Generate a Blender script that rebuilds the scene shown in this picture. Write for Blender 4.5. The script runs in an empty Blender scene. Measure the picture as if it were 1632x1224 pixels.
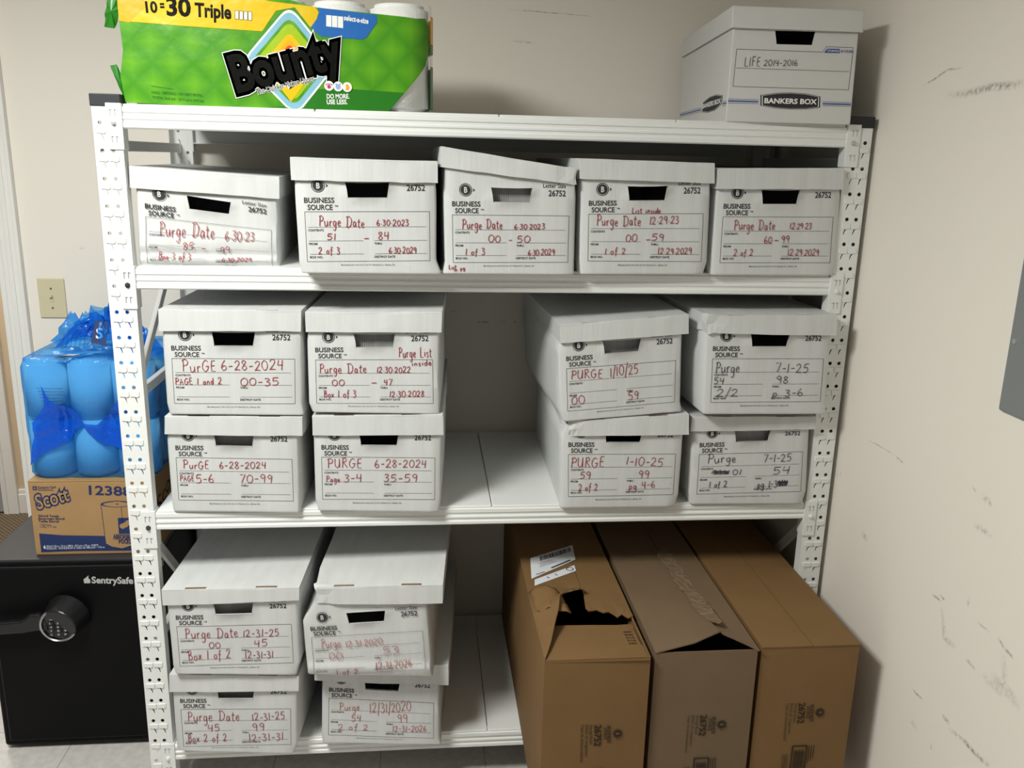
import bpy, bmesh, math, random, json
from mathutils import Vector, Matrix, noise

# ------------------------------------------------------------------ camera, world, lights, exposure
SC = bpy.context.scene
COL = SC.collection
SC.view_settings.view_transform = 'Standard'
SC.view_settings.look = 'None'
SC.view_settings.gamma = 1.0
SC.view_settings.use_curve_mapping = False
SC.view_settings.exposure = 0.0
SC.cycles.max_bounces = 8
SC.cycles.transparent_max_bounces = 16

cam = bpy.data.cameras.new('camera')
cam.sensor_width = 36.0
cam.lens = 36.0 * 1395.87 / 1632.0
cam.clip_start = 0.05
cam_o = bpy.data.objects.new('camera', cam)
COL.objects.link(cam_o)
RX = Vector((0.99501598, -0.09692085, 0.0234424))
UP = Vector((0.00143542, 0.24899023, 0.96850493))
FW = Vector((0.09970525, 0.96364424, -0.24788838))
m4 = Matrix.Identity(4)
for i in range(3):
    m4[i][0], m4[i][1], m4[i][2] = RX[i], UP[i], -FW[i]
m4[0][3], m4[1][3], m4[2][3] = 0.7392, -2.1294, 1.7112
cam_o.matrix_world = m4
SC.camera = cam_o

world = bpy.data.worlds.new('room_air')
world.use_nodes = True
SC.world = world
bg = world.node_tree.nodes['Background']
bg.inputs[0].default_value = (1.0, 0.965, 0.88, 1)
bg.inputs[1].default_value = 0.17

def area_light(name, loc, sx, sy, power, color):
    l = bpy.data.lights.new(name, 'AREA')
    l.shape = 'RECTANGLE'; l.size = sx; l.size_y = sy
    l.energy = power; l.color = color
    o = bpy.data.objects.new(name, l)
    COL.objects.link(o); o.location = loc
    return o
area_light('ceiling_lamp_light', (-0.19, -1.12, 2.50), 0.55, 0.55, 63.0, (0.985, 1.0, 0.945))
area_light('hall_lamp_light', (-1.2, 1.45, 2.4), 0.5, 0.5, 26.0, (1.0, 0.96, 0.9))

# ------------------------------------------------------------------ materials
def new_mat(name):
    m = bpy.data.materials.new(name); m.use_nodes = True
    nt = m.node_tree
    return m, nt, nt.nodes['Principled BSDF']

def add_bump(nt, p, scale, strength, dist=0.001, stretch=(1, 1, 1), detail=3):
    tc = nt.nodes.new('ShaderNodeTexCoord'); mp = nt.nodes.new('ShaderNodeMapping')
    mp.inputs['Scale'].default_value = stretch
    n = nt.nodes.new('ShaderNodeTexNoise'); n.inputs['Scale'].default_value = scale
    n.inputs['Detail'].default_value = detail
    b = nt.nodes.new('ShaderNodeBump'); b.inputs['Strength'].default_value = strength
    b.inputs['Distance'].default_value = dist
    nt.links.new(tc.outputs['Object'], mp.inputs['Vector'])
    nt.links.new(mp.outputs[0], n.inputs['Vector'])
    nt.links.new(n.outputs['Fac'], b.inputs['Height'])
    nt.links.new(b.outputs[0], p.inputs['Normal'])
    return n, mp

def add_mottle(nt, p, c, amount, scale, stretch=(1, 1, 1)):
    tc = nt.nodes.new('ShaderNodeTexCoord'); mp = nt.nodes.new('ShaderNodeMapping')
    mp.inputs['Scale'].default_value = stretch
    n = nt.nodes.new('ShaderNodeTexNoise'); n.inputs['Scale'].default_value = scale
    n.inputs['Detail'].default_value = 5
    r = nt.nodes.new('ShaderNodeValToRGB')
    r.color_ramp.elements[0].position = 0.3; r.color_ramp.elements[1].position = 0.7
    r.color_ramp.elements[0].color = (c[0]*(1-amount), c[1]*(1-amount), c[2]*(1-amount), 1)
    r.color_ramp.elements[1].color = (min(1, c[0]*(1+amount*.4)), min(1, c[1]*(1+amount*.4)), min(1, c[2]*(1+amount*.4)), 1)
    nt.links.new(tc.outputs['Object'], mp.inputs['Vector'])
    nt.links.new(mp.outputs[0], n.inputs['Vector'])
    nt.links.new(n.outputs['Fac'], r.inputs['Fac'])
    nt.links.new(r.outputs['Color'], p.inputs['Base Color'])

def simple(name, c, rough=0.6, metal=0.0, spec=0.4, bump=None, mottle=None):
    m, nt, p = new_mat(name)
    p.inputs['Base Color'].default_value = (c[0], c[1], c[2], 1)
    p.inputs['Roughness'].default_value = rough
    p.inputs['Metallic'].default_value = metal
    p.inputs['Specular IOR Level'].default_value = spec
    if bump: add_bump(nt, p, *bump)
    if mottle: add_mottle(nt, p, c, *mottle)
    return m

M = {}
M['board'] = simple('white_corrugated_board', (0.60, 0.61, 0.605), 0.55, spec=0.3,
                    bump=(20, 0.28, 0.0025, (7, 1, 0.18), 4), mottle=(0.06, 9, (4, 1, 0.4)))
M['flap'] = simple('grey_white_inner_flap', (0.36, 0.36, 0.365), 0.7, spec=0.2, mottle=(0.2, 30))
M['slot'] = simple('raw_brown_board_edge', (0.17, 0.10, 0.055), 0.9, spec=0.1)
M['ink'] = simple('black_print', (0.035, 0.034, 0.036), 0.7, spec=0.2)
M['inkgrey'] = simple('grey_print', (0.16, 0.16, 0.16), 0.7, spec=0.2)
M['red'] = simple('red_marker', (0.30, 0.022, 0.035), 0.6, spec=0.3)
M['faded'] = simple('faded_red_marker', (0.42, 0.13, 0.13), 0.6, spec=0.3)
M['blackpen'] = simple('black_marker', (0.03, 0.03, 0.045), 0.6, spec=0.3)
M['navy'] = simple('navy_print', (0.016, 0.03, 0.11), 0.6, spec=0.3)
M['blueline'] = simple('blue_print', (0.03, 0.06, 0.28), 0.6, spec=0.3)
M['bb_board'] = simple('off_white_board', (0.60, 0.595, 0.58), 0.6, spec=0.25, bump=(50, 0.15, 0.001, (6, 1, 0.25), 3))
M['paint'] = simple('white_powder_coat', (0.76, 0.77, 0.755), 0.38, spec=0.45, bump=(400, 0.03, 0.0005))
M['zinc'] = simple('zinc_metal', (0.55, 0.56, 0.58), 0.35, metal=0.7)
M['darkbolt'] = simple('dark_bolt_steel', (0.09, 0.09, 0.10), 0.35, metal=0.8)
M['cap'] = simple('black_plastic_cap', (0.018, 0.019, 0.024), 0.5)
M['deck'] = simple('white_deck_steel', (0.74, 0.745, 0.73), 0.42)
M['kraft'] = simple('kraft_cardboard', (0.19, 0.108, 0.044), 0.75, spec=0.2, bump=(35, 0.12, 0.001, (4, 4, 0.3), 3), mottle=(0.07, 8))
M['kraftgrey'] = simple('greyish_kraft_cardboard', (0.165, 0.110, 0.066), 0.75, spec=0.2, bump=(35, 0.12, 0.001, (4, 4, 0.3), 3), mottle=(0.07, 8))
M['kraftin'] = simple('inner_kraft_cardboard', (0.28, 0.18, 0.10), 0.8, spec=0.15, mottle=(0.1, 14))
M['kraftink'] = simple('dark_print_on_kraft', (0.035, 0.026, 0.02), 0.8, spec=0.1)
M['scottkraft'] = simple('light_kraft_cardboard', (0.37, 0.225, 0.10), 0.7, spec=0.25, mottle=(0.06, 12))
M['tape'] = simple('crumpled_packing_tape', (0.19, 0.135, 0.085), 0.22, spec=0.5, bump=(90, 0.6, 0.003))
M['sticker'] = simple('white_shipping_label', (0.72, 0.74, 0.78), 0.5)
M['white'] = simple('white_print', (0.82, 0.83, 0.83), 0.5)
M['safe'] = simple('black_painted_steel', (0.003, 0.003, 0.0035), 0.5, spec=0.12, bump=(500, 0.08, 0.0005))
M['safetop'] = simple('dark_grey_painted_top', (0.03, 0.03, 0.034), 0.4, spec=0.4, bump=(300, 0.05, 0.0005))
M['rim'] = simple('silver_rim', (0.5, 0.5, 0.5), 0.25, metal=0.9)
M['rubber'] = simple('black_keypad_plastic', (0.01, 0.01, 0.011), 0.3)
M['keyink'] = simple('keypad_grey_print', (0.45, 0.45, 0.46), 0.5)
M['logogrey'] = simple('silver_lettering', (0.52, 0.52, 0.52), 0.4, metal=0.3)
M['ivory'] = simple('ivory_plastic', (0.62, 0.56, 0.38), 0.35, spec=0.4)
M['ivorydark'] = simple('brass_screw', (0.25, 0.2, 0.1), 0.4, metal=0.6)
M['roll'] = simple('white_paper_towel', (0.80, 0.80, 0.78), 0.95, spec=0.1, bump=(160, 0.5, 0.002))
M['trim'] = simple('white_wood_trim', (0.78, 0.765, 0.73), 0.4, mottle=(0.04, 6, (2, 2, 0.3)))
M['tan'] = simple('tan_hall_paint', (0.60, 0.47, 0.32), 0.7)
M['greydoor'] = simple('grey_door_paint', (0.32, 0.33, 0.34), 0.5)
M['panelgrey'] = simple('grey_panel_enamel', (0.20, 0.215, 0.215), 0.4, spec=0.4)
M['wall'] = simple('warm_white_wall_paint', (0.80, 0.75, 0.675), 0.75, spec=0.2, bump=(140, 0.06, 0.001))
M['ceil'] = simple('white_ceiling', (0.75, 0.74, 0.70), 0.9, mottle=(0.06, 40))
M['lamp_metal'] = simple('white_lamp_housing', (0.8, 0.8, 0.8), 0.4)
m, nt, p = new_mat('lamp_diffuser_glow')
p.inputs['Base Color'].default_value = (0.9, 0.9, 0.88, 1)
p.inputs['Emission Color'].default_value = (1, 0.97, 0.92, 1); p.inputs['Emission Strength'].default_value = 4.0
M['diffuser'] = m

# floor tile: pale vinyl squares with fine joints and speckle
m, nt, p = new_mat('pale_vinyl_tile')
tc = nt.nodes.new('ShaderNodeTexCoord'); br = nt.nodes.new('ShaderNodeTexBrick')
br.offset = 0.0; br.inputs['Scale'].default_value = 1.0
br.inputs['Brick Width'].default_value = 0.305; br.inputs['Row Height'].default_value = 0.305
br.inputs['Mortar Size'].default_value = 0.0015
br.inputs['Color1'].default_value = (0.74, 0.71, 0.68, 1); br.inputs['Color2'].default_value = (0.70, 0.67, 0.64, 1)
br.inputs['Mortar'].default_value = (0.42, 0.38, 0.35, 1)
ns = nt.nodes.new('ShaderNodeTexNoise'); ns.inputs['Scale'].default_value = 45; ns.inputs['Detail'].default_value = 6
mx = nt.nodes.new('ShaderNodeMixRGB'); mx.blend_type = 'MULTIPLY'; mx.inputs[0].default_value = 0.4
nt.links.new(tc.outputs['Object'], br.inputs['Vector']); nt.links.new(tc.outputs['Object'], ns.inputs['Vector'])
nt.links.new(br.outputs['Color'], mx.inputs[1]); nt.links.new(ns.outputs['Fac'], mx.inputs[2])
nt.links.new(mx.outputs[0], p.inputs['Base Color']); p.inputs['Roughness'].default_value = 0.35
M['tile'] = m

# carpet: woven brown check
m, nt, p = new_mat('brown_woven_carpet')
tc = nt.nodes.new('ShaderNodeTexCoord'); ck = nt.nodes.new('ShaderNodeTexChecker'); ck.inputs['Scale'].default_value = 90
ck.inputs['Color1'].default_value = (0.30, 0.22, 0.13, 1); ck.inputs['Color2'].default_value = (0.09, 0.07, 0.045, 1)
ns = nt.nodes.new('ShaderNodeTexNoise'); ns.inputs['Scale'].default_value = 160
mx = nt.nodes.new('ShaderNodeMixRGB'); mx.blend_type = 'MULTIPLY'; mx.inputs[0].default_value = 0.6
bp = nt.nodes.new('ShaderNodeBump'); bp.inputs['Strength'].default_value = 0.8; bp.inputs['Distance'].default_value = 0.004
nt.links.new(tc.outputs['Object'], ck.inputs['Vector']); nt.links.new(tc.outputs['Object'], ns.inputs['Vector'])
nt.links.new(ck.outputs['Color'], mx.inputs[1]); nt.links.new(ns.outputs['Fac'], mx.inputs[2])
nt.links.new(mx.outputs[0], p.inputs['Base Color']); nt.links.new(ns.outputs['Fac'], bp.inputs['Height'])
nt.links.new(bp.outputs[0], p.inputs['Normal']); p.inputs['Roughness'].default_value = 0.95
M['carpet'] = m

def film(name, tint, gloss_col, fac, rough=0.12, bscale=22, bdist=0.012, diff=None):
    m = bpy.data.materials.new(name); m.use_nodes = True; nt = m.node_tree
    nt.nodes.clear()
    out = nt.nodes.new('ShaderNodeOutputMaterial'); tr = nt.nodes.new('ShaderNodeBsdfTransparent')
    pr = nt.nodes.new('ShaderNodeBsdfPrincipled'); mix = nt.nodes.new('ShaderNodeMixShader')
    tr.inputs[0].default_value = (*tint, 1)
    pr.inputs['Base Color'].default_value = (*gloss_col, 1); pr.inputs['Roughness'].default_value = rough
    pr.inputs['Specular IOR Level'].default_value = 0.6
    mix.inputs[0].default_value = fac
    add_bump(nt, pr, bscale, 0.9, bdist, (1, 1, 1), 4)
    nt.links.new(tr.outputs[0], mix.inputs[1]); nt.links.new(pr.outputs[0], mix.inputs[2])
    nt.links.new(mix.outputs[0], out.inputs[0])
    return m
M['bluefilm'] = film('translucent_blue_film', (0.40, 0.76, 0.985), (0.012, 0.20, 0.80), 0.30)
M['darkfilm'] = film('gap_shade_blue_film', (0.12, 0.45, 0.93), (0.004, 0.10, 0.66), 0.68, 0.1, 60, 0.006)  # deeper blue for doubled film, with the shade of the roll gaps painted in
M['clearfilm'] = film('clear_plastic_film', (0.97, 0.97, 0.97), (0.75, 0.75, 0.75), 0.30, 0.08, 40, 0.006)

def printed_film(name, c1, c2=None, spec=0.3):
    m, nt, p = new_mat(name)
    p.inputs['Base Color'].default_value = (*c1, 1); p.inputs['Roughness'].default_value = 0.28
    p.inputs['Specular IOR Level'].default_value = spec
    add_bump(nt, p, 14, 0.5, 0.006, (1, 1, 1), 3)
    if c2:   # quilted diamond print, leaves of two greens
        tc = nt.nodes.new('ShaderNodeTexCoord'); mp = nt.nodes.new('ShaderNodeMapping')
        mp.inputs['Rotation'].default_value = (0, math.radians(45), 0); mp.inputs['Scale'].default_value = (1.0, 1.0, 1.0)
        wv = nt.nodes.new('ShaderNodeTexWave'); wv.bands_direction = 'X'; wv.inputs['Scale'].default_value = 5.0; wv.inputs['Distortion'].default_value = 0.6; wv.wave_profile = 'TRI'
        wv2 = nt.nodes.new('ShaderNodeTexWave'); wv2.bands_direction = 'Z'; wv2.inputs['Scale'].default_value = 5.0; wv2.inputs['Distortion'].default_value = 0.6; wv2.wave_profile = 'TRI'
        mm = nt.nodes.new('ShaderNodeMath'); mm.operation = 'MINIMUM'
        rp = nt.nodes.new('ShaderNodeMixRGB'); rp.inputs[1].default_value = (*c1, 1); rp.inputs[2].default_value = (*c2, 1)
        nt.links.new(tc.outputs['Object'], mp.inputs['Vector'])
        nt.links.new(mp.outputs[0], wv.inputs['Vector']); nt.links.new(mp.outputs[0], wv2.inputs['Vector'])
        nt.links.new(wv.outputs['Fac'], mm.inputs[0]); nt.links.new(wv2.outputs['Fac'], mm.inputs[1])
        nt.links.new(mm.outputs[0], rp.inputs[0]); nt.links.new(rp.outputs[0], p.inputs['Base Color'])
    return m
M['green'] = printed_film('green_printed_film', (0.055, 0.25, 0.012), (0.12, 0.36, 0.014))
M['dkgreen'] = printed_film('dark_green_printed_film', (0.022, 0.17, 0.014))
M['yellow'] = printed_film('yellow_printed_film', (0.70, 0.47, 0.008))
M['orange'] = printed_film('orange_printed_film', (0.80, 0.37, 0.01))
M['fblue'] = printed_film('blue_printed_film', (0.022, 0.13, 0.42))
M['ltblue'] = printed_film('light_blue_printed_film', (0.22, 0.45, 0.58))
M['lime'] = printed_film('lime_printed_film', (0.33, 0.48, 0.012))
M['redpr'] = printed_film('red_orange_printed_film', (0.68, 0.085, 0.012))
M['magenta'] = printed_film('magenta_printed_film', (0.5, 0.04, 0.16))
M['fwhite'] = printed_film('white_printed_film', (0.80, 0.80, 0.78))
M['fblack'] = printed_film('black_printed_film', (0.006, 0.006, 0.005), None, 0.08)
M['lav'] = printed_film('lavender_blue_printed_film', (0.30, 0.40, 0.68))

# ------------------------------------------------------------------ mesh helpers
def tag(o, label=None, cat=None, group=None, kind=None):
    if label: o['label'] = label
    if cat: o['category'] = cat
    if group: o['group'] = group
    if kind: o['kind'] = kind
    return o

def empty(name, loc=(0, 0, 0), rz=0.0):
    o = bpy.data.objects.new(name, None); COL.objects.link(o)
    o.location = loc; o.rotation_euler = (0, 0, rz); o.empty_display_size = 0.05
    return o

def mesh_obj(name, verts, faces, mats, parent=None, smooth=False, fmat=None):
    me = bpy.data.meshes.new(name)
    me.from_pydata([tuple(v) for v in verts], [], faces)
    if not isinstance(mats, (list, tuple)): mats = [mats]
    for m in mats: me.materials.append(m)
    if fmat: me.polygons.foreach_set('material_index', fmat)
    if smooth: me.polygons.foreach_set('use_smooth', [True]*len(me.polygons))
    me.update()
    o = bpy.data.objects.new(name, me); COL.objects.link(o)
    if parent: o.parent = parent
    return o

def bm_obj(name, bm, mats, parent=None, smooth=False):
    me = bpy.data.meshes.new(name); bm.to_mesh(me); bm.free()
    if not isinstance(mats, (list, tuple)): mats = [mats]
    for m in mats: me.materials.append(m)
    if smooth: me.polygons.foreach_set('use_smooth', [True]*len(me.polygons))
    o = bpy.data.objects.new(name, me); COL.objects.link(o)
    if parent: o.parent = parent
    return o

def bevel(o, w, seg=2, ang=35):
    b = o.modifiers.new('bevel', 'BEVEL'); b.width = w; b.segments = seg
    b.limit_method = 'ANGLE'; b.angle_limit = math.radians(ang)
    return o

def solid(o, t, off=-1):
    s = o.modifiers.new('thickness', 'SOLIDIFY'); s.thickness = t; s.offset = off
    return o

def bm_box(bm, x0, x1, y0, y1, z0, z1, mat=0):
    r = bmesh.ops.create_cube(bm, size=1.0)
    for v in r['verts']:
        v.co = Vector((x0 + (v.co.x+.5)*(x1-x0), y0 + (v.co.y+.5)*(y1-y0), z0 + (v.co.z+.5)*(z1-z0)))
    for f in {f for v in r['verts'] for f in v.link_faces}: f.material_index = mat
    return r['verts']

def box_obj(name, x0, x1, y0, y1, z0, z1, m, parent=None, bv=0.0):
    bm = bmesh.new(); bm_box(bm, x0, x1, y0, y1, z0, z1)
    o = bm_obj(name, bm, m, parent)
    if bv: bevel(o, bv)
    return o

def bm_cyl(bm, p0, p1, r0, r1=None, seg=24, caps=True):
    p0, p1 = Vector(p0), Vector(p1); r1 = r0 if r1 is None else r1
    d = (p1-p0); L = d.length
    r = bmesh.ops.create_cone(bm, cap_ends=caps, segments=seg, radius1=r0, radius2=r1, depth=L)
    q = d.to_track_quat('Z', 'Y').to_matrix().to_4x4(); q.translation = (p0+p1)/2
    bmesh.ops.transform(bm, matrix=q, verts=r['verts'])
    return r['verts']

def bm_bar(bm, p0, p1, w, t, side):
    """flat bar from p0 to p1, w wide in the plane, t thick along side"""
    p0, p1 = Vector(p0), Vector(p1); d = (p1-p0).normalized(); s = Vector(side).normalized(); n = d.cross(s)
    vs = []
    for p in (p0, p1):
        for a, b in ((-1, -1), (1, -1), (1, 1), (-1, 1)):
            vs.append(bm.verts.new(p + n*(a*w/2) + s*(b*t/2)))
    for f in ((0, 1, 2, 3), (7, 6, 5, 4), (0, 4, 5, 1), (1, 5, 6, 2), (2, 6, 7, 3), (3, 7, 4, 0)):
        bm.faces.new([vs[i] for i in f])

# ---- lettering: printed text through the built-in font, handwriting as pen strokes; both in 2-D (u, v)
_tc = {}
def text_shape(s, off):
    key = (s, off)
    if key not in _tc:
        c = bpy.data.curves.new('lettering', 'FONT'); c.body = s; c.size = 1.0; c.offset = off
        c.resolution_u = 3
        o = bpy.data.objects.new('lettering', c)
        me = bpy.data.meshes.new_from_object(o)
        vs = [(v.co.x, v.co.y) for v in me.vertices]; fs = [tuple(p.vertices) for p in me.polygons]
        bpy.data.objects.remove(o); bpy.data.curves.remove(c); bpy.data.meshes.remove(me)
        _tc[key] = (vs, fs)
    return _tc[key]
CAP = max(v[1] for v in text_shape('H', 0.0)[0])

class Flat:
    """collects flat printed shapes in (u, v); layers sit a hair in front of each other"""
    def __init__(s): s.v = []; s.f = []; s.m = []
    def poly(s, pts, mat=0, lay=0):
        n = len(s.v); s.v += [(p[0], p[1], lay) for p in pts]; s.f.append(tuple(range(n, n+len(pts)))); s.m.append(mat)
    def fan(s, c, r0, r1, mat=0, lay=0, n=28, sx=1.0):
        for i in range(n):
            a, b = 2*math.pi*i/n, 2*math.pi*(i+1)/n
            q = [(c[0]+r1*sx*math.cos(a), c[1]+r1*math.sin(a)), (c[0]+r1*sx*math.cos(b), c[1]+r1*math.sin(b))]
            if r0 > 0: q += [(c[0]+r0*sx*math.cos(b), c[1]+r0*math.sin(b)), (c[0]+r0*sx*math.cos(a), c[1]+r0*math.sin(a))]
            else: q += [tuple(c[:2])]
            s.poly(q, mat, lay)
    def line(s, a, b, w, mat=0, lay=0, n=1):
        d = Vector((b[0]-a[0], b[1]-a[1])); L = d.length or 1e-9; e = Vector((-d.y, d.x))/L*(w/2)
        for i in range(n):
            p = Vector(a[:2]) + d*(i/n); q = Vector(a[:2]) + d*((i+1)/n)
            s.poly([p-e, q-e, q+e, p+e], mat, lay)
    def text(s, t, u0, v0, u1, v1, h, mat=0, lay=0, off=0.0, shear=0.0, ref=None):
        vs, fs = text_shape(t, off)
        rv = text_shape(t, ref)[0] if ref is not None else vs
        if not vs: return
        xa, xb = min(v[0] for v in rv), max(v[0] for v in rv)
        d = Vector((u1-u0, v1-v0)); L = d.length; e = d/L; k = L/(xb-xa); hy = h/CAP; nrm = Vector((-e.y, e.x))
        n = len(s.v)
        for x, y in vs:
            p = Vector((u0, v0)) + e*((x-xa)*k + shear*y*hy) + nrm*(y*hy)
            s.v.append((p.x, p.y, lay))
        for f in fs: s.f.append(tuple(i+n for i in f)); s.m.append(mat)
    def build(s, name, fn, mats, parent, step=0.00025):
        vs = [fn(u, v, lay*step) for u, v, lay in s.v]
        return mesh_obj(name, vs, s.f, mats, parent, fmat=s.m)

GL = {
 '0': (.62, [[(.3,1),(.08,.8),(.02,.4),(.16,.05),(.4,.02),(.58,.35),(.54,.8),(.3,1.0)]]), '1': (.25, [[(.16,1),(.1,0)]]),
 '2': (.62, [[(.03,.78),(.2,1),(.46,.95),(.48,.68),(.24,.3),(.02,.02),(.25,.06),(.6,.02)]]),
 '3': (.55, [[(.04,.93),(.3,1),(.46,.82),(.2,.55),(.48,.4),(.42,.1),(.18,-.02),(.0,.1)]]),
 '4': (.6, [[(.12,1),(.02,.48),(.55,.5)], [(.5,1),(.42,-.02)]]),
 '5': (.58, [[(.56,1),(.14,.98)], [(.14,.98),(.08,.56),(.36,.62),(.52,.36),(.36,.05),(.02,.04)]]),
 '6': (.55, [[(.36,1),(.1,.6),(.02,.25),(.18,0),(.44,.08),(.46,.34),(.26,.46),(.06,.28)]]),
 '7': (.55, [[(.0,.96),(.54,1),(.2,0)]]), '8': (.55, [[(.46,.86),(.24,1),(.06,.8),(.26,.55),(.48,.26),(.26,0),(.04,.2),(.22,.5),(.48,.88)]]),
 '9': (.52, [[(.46,.82),(.24,1),(.04,.76),(.18,.52),(.42,.64),(.46,.86),(.43,.4),(.38,0)]]),
 '-': (.45, [[(.04,.42),(.42,.46)]]), '.': (.2, [[(.08,.3),(.13,.33),(.12,.27)]]), '/': (.35, [[(.36,1.25),(.02,-.3)]]), ' ': (.45, []),
 'P': (.62, [[(.16,1),(.1,.02)], [(.02,.92),(.3,1.04),(.58,.85),(.5,.58),(.16,.5)]]),
 'u': (.5, [[(.02,.5),(.06,.1),(.2,.0),(.4,.2),(.42,.5)], [(.42,.5),(.44,.02)]]), 'r': (.4, [[(.06,.5),(.08,.0)], [(.08,.3),(.2,.5),(.38,.46)]]),
 'g': (.5, [[(.4,.45),(.2,.52),(.04,.3),(.14,.05),(.36,.15),(.42,.48),(.4,-.2),(.24,-.42),(.04,-.3)]]),
 'e': (.46, [[(.04,.24),(.36,.3),(.3,.5),(.1,.44),(.04,.15),(.2,0),(.44,.1)]]),
 'D': (.8, [[(.2,.98),(.16,.02)], [(.02,.92),(.4,.98),(.74,.7),(.66,.2),(.3,-.02),(.02,.05)]]),
 'a': (.5, [[(.38,.44),(.18,.5),(.04,.22),(.16,.0),(.36,.2),(.4,.46),(.42,.06),(.5,.02)]]),
 't': (.4, [[(.2,.85),(.16,.2),(.24,.0),(.38,.06)], [(.0,.56),(.4,.6)]]),
 'B': (.62, [[(.14,1),(.1,0)], [(.04,.94),(.4,1),(.46,.74),(.16,.55)], [(.16,.55),(.5,.48),(.52,.14),(.08,.0)]]),
 'o': (.5, [[(.24,.5),(.06,.36),(.08,.08),(.28,.0),(.44,.2),(.4,.44),(.24,.5)]]), 'x': (.48, [[(.04,.5),(.42,.0)], [(.42,.5),(.02,.0)]]),
 'f': (.45, [[(.46,.9),(.32,1),(.22,.7),(.2,.0),(.14,-.3)], [(.04,.5),(.42,.54)]]), 'i': (.22, [[(.1,.5),(.1,.02)], [(.11,.72),(.13,.76)]]),
 's': (.4, [[(.36,.46),(.16,.5),(.1,.34),(.32,.2),(.28,.02),(.04,.04)]]), 'n': (.5, [[(.06,.5),(.06,.0)], [(.06,.3),(.22,.5),(.38,.4),(.4,.0)]]),
 'd': (.5, [[(.38,.42),(.18,.5),(.04,.22),(.16,.0),(.36,.18),(.42,1),(.44,.04)]]), 'L': (.55, [[(.12,1),(.06,.04),(.56,.02)]]),
 'U': (.66, [[(.06,1),(.06,.3),(.26,.0),(.5,.2),(.56,1)], [(.56,1),(.58,.02)]]), 'R': (.62, [[(.12,1),(.08,0)], [(.04,.95),(.4,1),(.5,.74),(.14,.52)], [(.2,.52),(.6,.0)]]),
 'G': (.68, [[(.58,.85),(.36,1),(.08,.7),(.06,.25),(.32,.0),(.58,.2),(.6,.45)], [(.36,.45),(.7,.45)]]),
 'E': (.58, [[(.52,1),(.16,.98),(.1,.5),(.12,.02),(.54,.02)], [(.1,.52),(.46,.54)]]), 'A': (.66, [[(.02,0),(.3,1),(.6,0)], [(.12,.38),(.52,.38)]]),
 'p': (.5, [[(.08,.5),(.06,-.4)], [(.08,.4),(.26,.52),(.42,.3),(.3,.02),(.1,.08)]]), 'I': (.25, [[(.12,1),(.08,0)]]), 'F': (.55, [[(.12,1),(.08,0)], [(.06,.98),(.54,1)], [(.1,.52),(.44,.54)]]),
 'm': (.7, [[(.06,.5),(.06,0)], [(.06,.3),(.2,.5),(.32,.36),(.32,0)], [(.32,.3),(.46,.5),(.58,.36),(.6,0)]]),
 '#': (1.1, [[(.0,.2),(.2,.9),(.3,.1),(.5,.95),(.55,.1),(.75,.9),(.8,.1),(1.0,.85),(.9,.2),(.1,.5),(1.0,.55),(.05,.75),(1.05,.3)], [(.05,.4),(.95,.7),(.1,.15),(1.0,.15)]]),
}
STRAIGHT = set('147/-LAEFIxR')
def smooth_path(p, n=5):
    if len(p) < 3: return p
    out = []
    for i in range(len(p)-1):
        a, b, c, d = p[max(i-1, 0)], p[i], p[i+1], p[min(i+2, len(p)-1)]
        for k in range(n):
            t = k/n
            out.append(tuple(0.5*((2*b[j]) + (-a[j]+c[j])*t + (2*a[j]-5*b[j]+4*c[j]-d[j])*t*t + (-a[j]+3*b[j]-3*c[j]+d[j])*t**3) for j in (0, 1)))
    out.append(p[-1]); return out

def handwrite(fl, s, u0, v0, u1, v1, h, mat, w=0.0017, rnd=None):
    """pen strokes fitted between two baseline points, cap height h"""
    rnd = rnd or random.Random(len(s)*31 + int(abs(u0)*1e4))
    pos = 0.0; strokes = []
    for ch in s:
        wd, st = GL[ch]
        dy = rnd.uniform(-.05, .05); sc = rnd.uniform(.93, 1.07); sl = rnd.uniform(-.03, .07)
        for k in st:
            q = k if ch in STRAIGHT else smooth_path(k)
            strokes.append([(pos + x*sc + sl*y, y*sc + dy) for x, y in q])
        pos += wd*sc + .16
    xs = [p[0] for k in strokes for p in k]; xa, xb = min(xs), max(xs)
    if xb - xa < .05: xb = xa + .05
    d = Vector((u1-u0, v1-v0)); L = d.length; e = d/L; nn = Vector((-e.y, e.x))
    for k in strokes:
        P = [Vector((u0, v0)) + e*((x-xa)/(xb-xa)*L) + nn*(y*h) for x, y in k]
        Ls = []; Rs = []
        for i, p in enumerate(P):
            t = (P[min(i+1, len(P)-1)] - P[max(i-1, 0)])
            t = t.normalized() if t.length > 1e-9 else Vector((1, 0))
            ww = w*(.5 + .08*math.sin(i*1.3))
            o = Vector((-t.y, t.x))*ww
            Ls.append(p+o); Rs.append(p-o)
        for i in range(len(P)-1):
            fl.poly([Rs[i], Rs[i+1], Ls[i+1], Ls[i]], mat, 3)

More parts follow.
